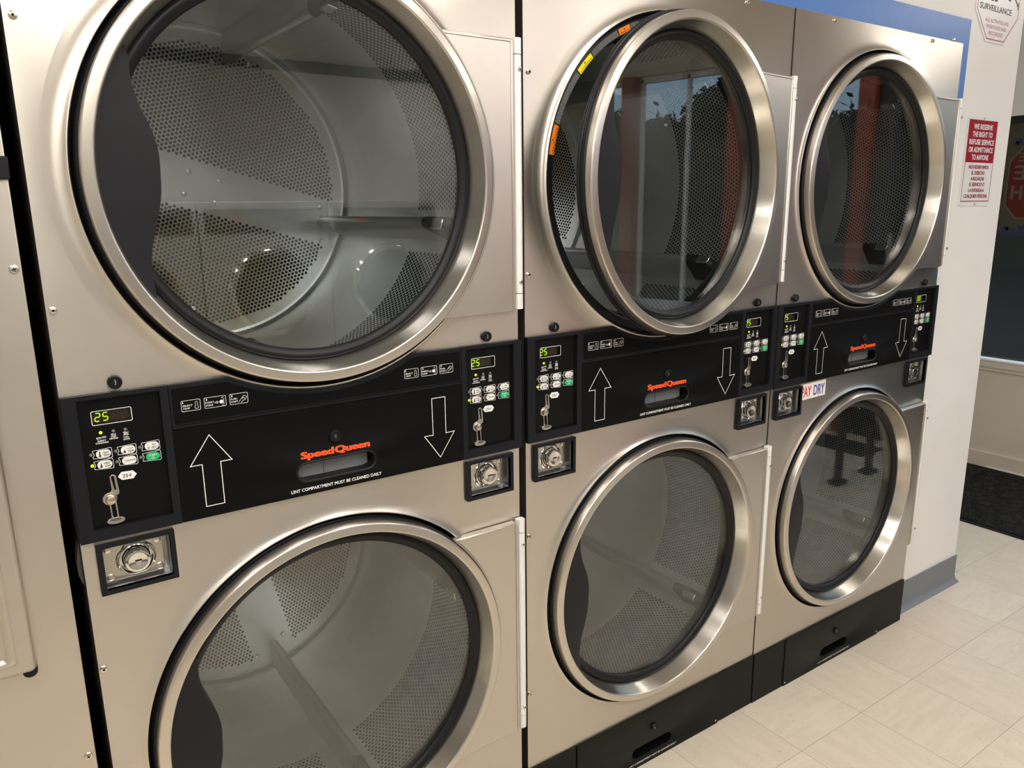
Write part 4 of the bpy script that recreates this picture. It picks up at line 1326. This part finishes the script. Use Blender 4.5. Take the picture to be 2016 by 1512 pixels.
# ================================================================== MACHINE AT THE LEFT EDGE
def left_machine():
    t = thing('steel_machine', 'tall brushed steel laundry machine cut off by the left edge, with a raised door panel', 'laundry machine', (0, 0, 0))
    S = steel('machine_steel', STEEL, 0.32, 0.7, (45, 1500, 1), streak=0.014, gb=0.0)
    b = MB()
    b.box(-0.80, -0.0205, 0.0, 0.90, 0.02, 1.88, S)
    b.build('cabinet', t, bevel=0.0015)
    b = MB()
    x0, x1, z0, z1 = -0.74, -0.0775, 0.782, 1.62
    b.prism(rrect(x0, x1, z0, z1, 0.008), -0.024, -0.001, S)
    d = b.build('door_panel', t, bevel=0.007)
    b = MB()
    q = rrect(x0 + 0.028, x1 - 0.026, z0 + 0.022, z1 - 0.028, 0.006)
    for w, y in ((0.006, -0.0245), ):
        # pressed bead round the panel
        n_ = len(q)
        import itertools
        cx, cz = (x0 + x1) / 2, (z0 + z1) / 2
        def off(d_): return rrect(x0 + 0.028 + d_, x1 - 0.026 - d_, z0 + 0.022 + d_, z1 - 0.028 - d_, 0.006)
        loops = [(off(-0.004), -0.0241), (off(0.000), -0.0285), (off(0.004), -0.0285), (off(0.009), -0.0241)]
        v = [(p[0], y_, p[1]) for lp, y_ in loops for p in lp]
        fs = [(k * n_ + i, k * n_ + (i + 1) % n_, (k + 1) * n_ + (i + 1) % n_, (k + 1) * n_ + i) for k in range(3) for i in range(n_)]
        b.add(v, fs, S)
    b.build('pressed_bead', d, sharp=60)
    b = MB(); b.lathe([(0.0095, -0.014), (0.010, -0.004), (0.0095, 0.0), (0.0001, 0.0)], -0.0865, 0.7795, M['rubber'], 20); b.lathe([(0.0001, -0.014), (0.0095, -0.014)], -0.0865, 0.7795, M['rubber'], 20); b.build('rubber_bumper', t)
    b = MB(); b.box(-0.060, -0.0180, -0.006, 0.004, 1.4720, 1.5015, M['rubber']); b.build('latch', t, bevel=0.002)
    for x, z in ((-0.0300, 1.3555), (-0.0312, 0.6030)):
        b = MB()
        b.knob(x, z, 0.0062, -0.0036, 0.0, M['screw'], 20, 0.8)
        b.stroke([(x - 0.003, z - 0.001), (x + 0.003, z + 0.001)], 0.0010, -0.0039, M['void'], closed=False)
        b.stroke([(x - 0.001, z + 0.003), (x + 0.001, z - 0.003)], 0.0010, -0.0039, M['void'], closed=False)
        b.build('screw', t)
left_machine()

# ================================================================== ROOM BEHIND THE CAMERA (seen in the glass)
for i, (x, y) in enumerate(LAMPS):
    t = thing('ceiling_light', 'long fluorescent ceiling fixture', 'ceiling light', (x, y, CEIL), group='fluorescent ceiling fixtures seen only as reflections')
    b = MB(); b.box(-0.11, 0.11, -0.46, 0.46, -0.035, -0.005, M['lampbody']); b.build('housing', t)
    b = MB(); b.box(-0.09, 0.09, -0.44, 0.44, -0.055, -0.0352, M['lamp']); b.build('diffuser', t)

def washer(label, x):
    t = thing('front_load_washer', label, 'washing machine', (x, -2.12, 0), rz=PI, group='front load washers across the aisle seen in the dryer glass')
    b = MB(); b.box(-0.28, 0.28, 0.0, 0.80, 0.0, 1.46, M['whitepanel']); b.build('cabinet', t, bevel=0.004)
    b = MB(); b.lathe([(0.20, 0.0), (0.20, -0.03), (0.185, -0.045), (0.165, -0.04), (0.158, -0.015)], 0, 1.07, M['chrome'], 56); d = b.build('door', t, sharp=50)
    b = MB(); b.lathe([(0.160, -0.018), (0.12, -0.03), (0.06, -0.038), (0.0001, -0.040)], 0, 1.07, M['overlay'], 40); b.build('door_glass', d)
    b = MB(); b.box(-0.255, 0.255, -0.008, -0.0005, 1.335, 1.43, M['side']); p = b.build('control_panel', t)
    b = MB(); b.box(-0.20, -0.08, -0.010, -0.0082, 1.36, 1.405, M['console']); b.build('display', p)
    b = MB(); b.box(0.10, 0.16, -0.010, -0.0082, 1.365, 1.40, M['redpost']); b.build('price_card', p)
    b = MB(); b.box(-0.275, 0.275, -0.006, -0.0005, 0.03, 0.16, M['kick']); b.build('kick_plate', t)
    return t
w0 = washer('grey front load washer with a round dark door across the aisle', 1.56)
for k in range(1, 5):
    w = copy_tree(w0); w.location.x = 1.56 - k * 0.565

# glowing violet panel added on the far wall to tint the steel, dark runner and folding table near the storefront
t = thing('violet_glow_panel', 'glowing violet panel added on the far wall to tint the dryer steel', 'sign', (4.03, YB + 0.021, 0))
b = MB(); b.box(-0.12, 0.12, 0.0, 0.03, 1.45, 2.15, M['frame_dark']); b.build('glow_panel_box', t, bevel=0.004)
b = MB(); b.box(-0.11, 0.11, 0.0301, 0.034, 1.46, 2.14, mat('violet_front', (0.2, 0.1, 0.4), 0.4, emit=(0.55, 0.25, 0.85), strength=2.2)); b.build('lit_face', t)
b = MB(); b.box(3.97, 4.20, -4.0, -1.04, 0.001, 0.009, M['pile']); tag(b.build('floor_runner'), 'dark narrow floor runner along the storefront glass', 'mat')
t = thing('folding_table', 'pale folding table with black legs near the storefront', 'table', (3.62, -1.56, 0))
b = MB(); b.box(-0.20, 0.20, -0.75, 0.75, 0.82, 0.86, M['whitepanel']); b.build('table_top', t, bevel=0.004)
b = MB(); b.box(-0.15, -0.13, -0.68, 0.68, 0.74, 0.819, M['frame_dark']); b.build('apron', t)
for x in (-0.14, 0.14):
    for y in (-0.69, 0.69):
        b = MB(); b.box(x - 0.015, x + 0.015, y - 0.015, y + 0.015, 0.02, 0.82, M['frame_dark']); b.box(x - 0.045, x + 0.045, y - 0.03, y + 0.03, 0.0, 0.02, M['frame_dark']); b.build('leg', t)

t = thing('orange_glow_box', 'narrow orange lit box added in the far corner to tint the dryer steel', 'machine', (4.235, YB + 0.18, 0))  # added glowing box, gives the middle dryer its orange streak
b = MB(); b.box(-0.065, 0.065, -0.15, 0.15, 0.0, 2.1, M['frame_dark']); b.build('cabinet', t, bevel=0.004)
b = MB(); b.box(-0.055, 0.055, 0.1501, 0.154, 0.25, 2.05, mat('orange_front', (0.5, 0.15, 0.05), 0.4, emit=(0.9, 0.20, 0.07), strength=1.6)); b.build('lit_front', t)

# trees across the street, dark against the evening sky
rt = random.Random(11)
def tree(x, y, h, w, lab):
    t = thing('broadleaf_tree', lab, 'tree', (x, y, -0.06), group='dark trees across the street outside the storefront')
    b = MB()
    n_ = 8
    v = []
    for z, r in ((0, 0.16), (h * 0.3, 0.12), (h * 0.6, 0.07)):
        for i in range(n_): v.append((r * math.cos(2 * PI * i / n_), r * math.sin(2 * PI * i / n_), z))
    b.add(v, [(k * n_ + i, k * n_ + (i + 1) % n_, (k + 1) * n_ + (i + 1) % n_, (k + 1) * n_ + i) for k in range(2) for i in range(n_)], M['bark'])
    b.build('trunk', t)
    b = MB()
    vv, ff = [], []
    for k in range(4200):
        a, e, r = rt.uniform(0, 2 * PI), rt.uniform(-1, 1), rt.uniform(0.35, 1.0) ** 0.5
        c = math.sqrt(1 - e * e)
        p = Vector((w * r * c * math.cos(a), w * r * c * math.sin(a), h * 0.60 + h * 0.40 * r * e + 0.12 * math.sin(a * 3)))
        s = rt.uniform(0.07, 0.17)
        d1 = Vector((rt.gauss(0, 1), rt.gauss(0, 1), rt.gauss(0, 1))).normalized() * s
        d2 = Vector((rt.gauss(0, 1), rt.gauss(0, 1), rt.gauss(0, 1))).normalized() * s * 0.6
        o_ = len(vv)
        vv += [tuple(p - d1), tuple(p + d2), tuple(p + d1), tuple(p - d2)]
        ff.append((o_, o_ + 1, o_ + 2, o_ + 3))
    b.add(vv, ff, M['leaf'])
    b.build('foliage', t)
for k in range(13):
    tree(14.2 if k % 2 else 16.9, 5 - k * 1.62, 3.45 + rt.uniform(-0.25, 0.35), rt.uniform(1.15, 1.4), 'dark broadleaf tree across the street outside the storefront')
b = MB()
b.box(18.5, 19.3, -30, 12, -0.06, 3.35, M['leaf'])
vv, ff = [], []
for k in range(5200):
    p = Vector((rt.uniform(18.3, 19.3), rt.uniform(-24, 8), 3.2 + abs(rt.gauss(0, 0.22)) + 0.22 * math.sin(k * 0.0)))
    p.z += 0.18 * math.sin(p.y * 2.1) + 0.10 * math.sin(p.y * 5.3)
    d1 = Vector((rt.gauss(0, 1), rt.gauss(0, 1), rt.gauss(0, 1))).normalized() * rt.uniform(0.08, 0.2)
    d2 = Vector((rt.gauss(0, 1), rt.gauss(0, 1), rt.gauss(0, 1))).normalized() * rt.uniform(0.05, 0.12)
    o_ = len(vv)
    vv += [tuple(p - d1), tuple(p + d2), tuple(p + d1), tuple(p - d2)]
    ff.append((o_, o_ + 1, o_ + 2, o_ + 3))
b.add(vv, ff, M['leaf'])
hd = b.build('tall_hedge'); tag(hd, 'dark tall hedge behind the trees across the street', 'hedge', kind='stuff')
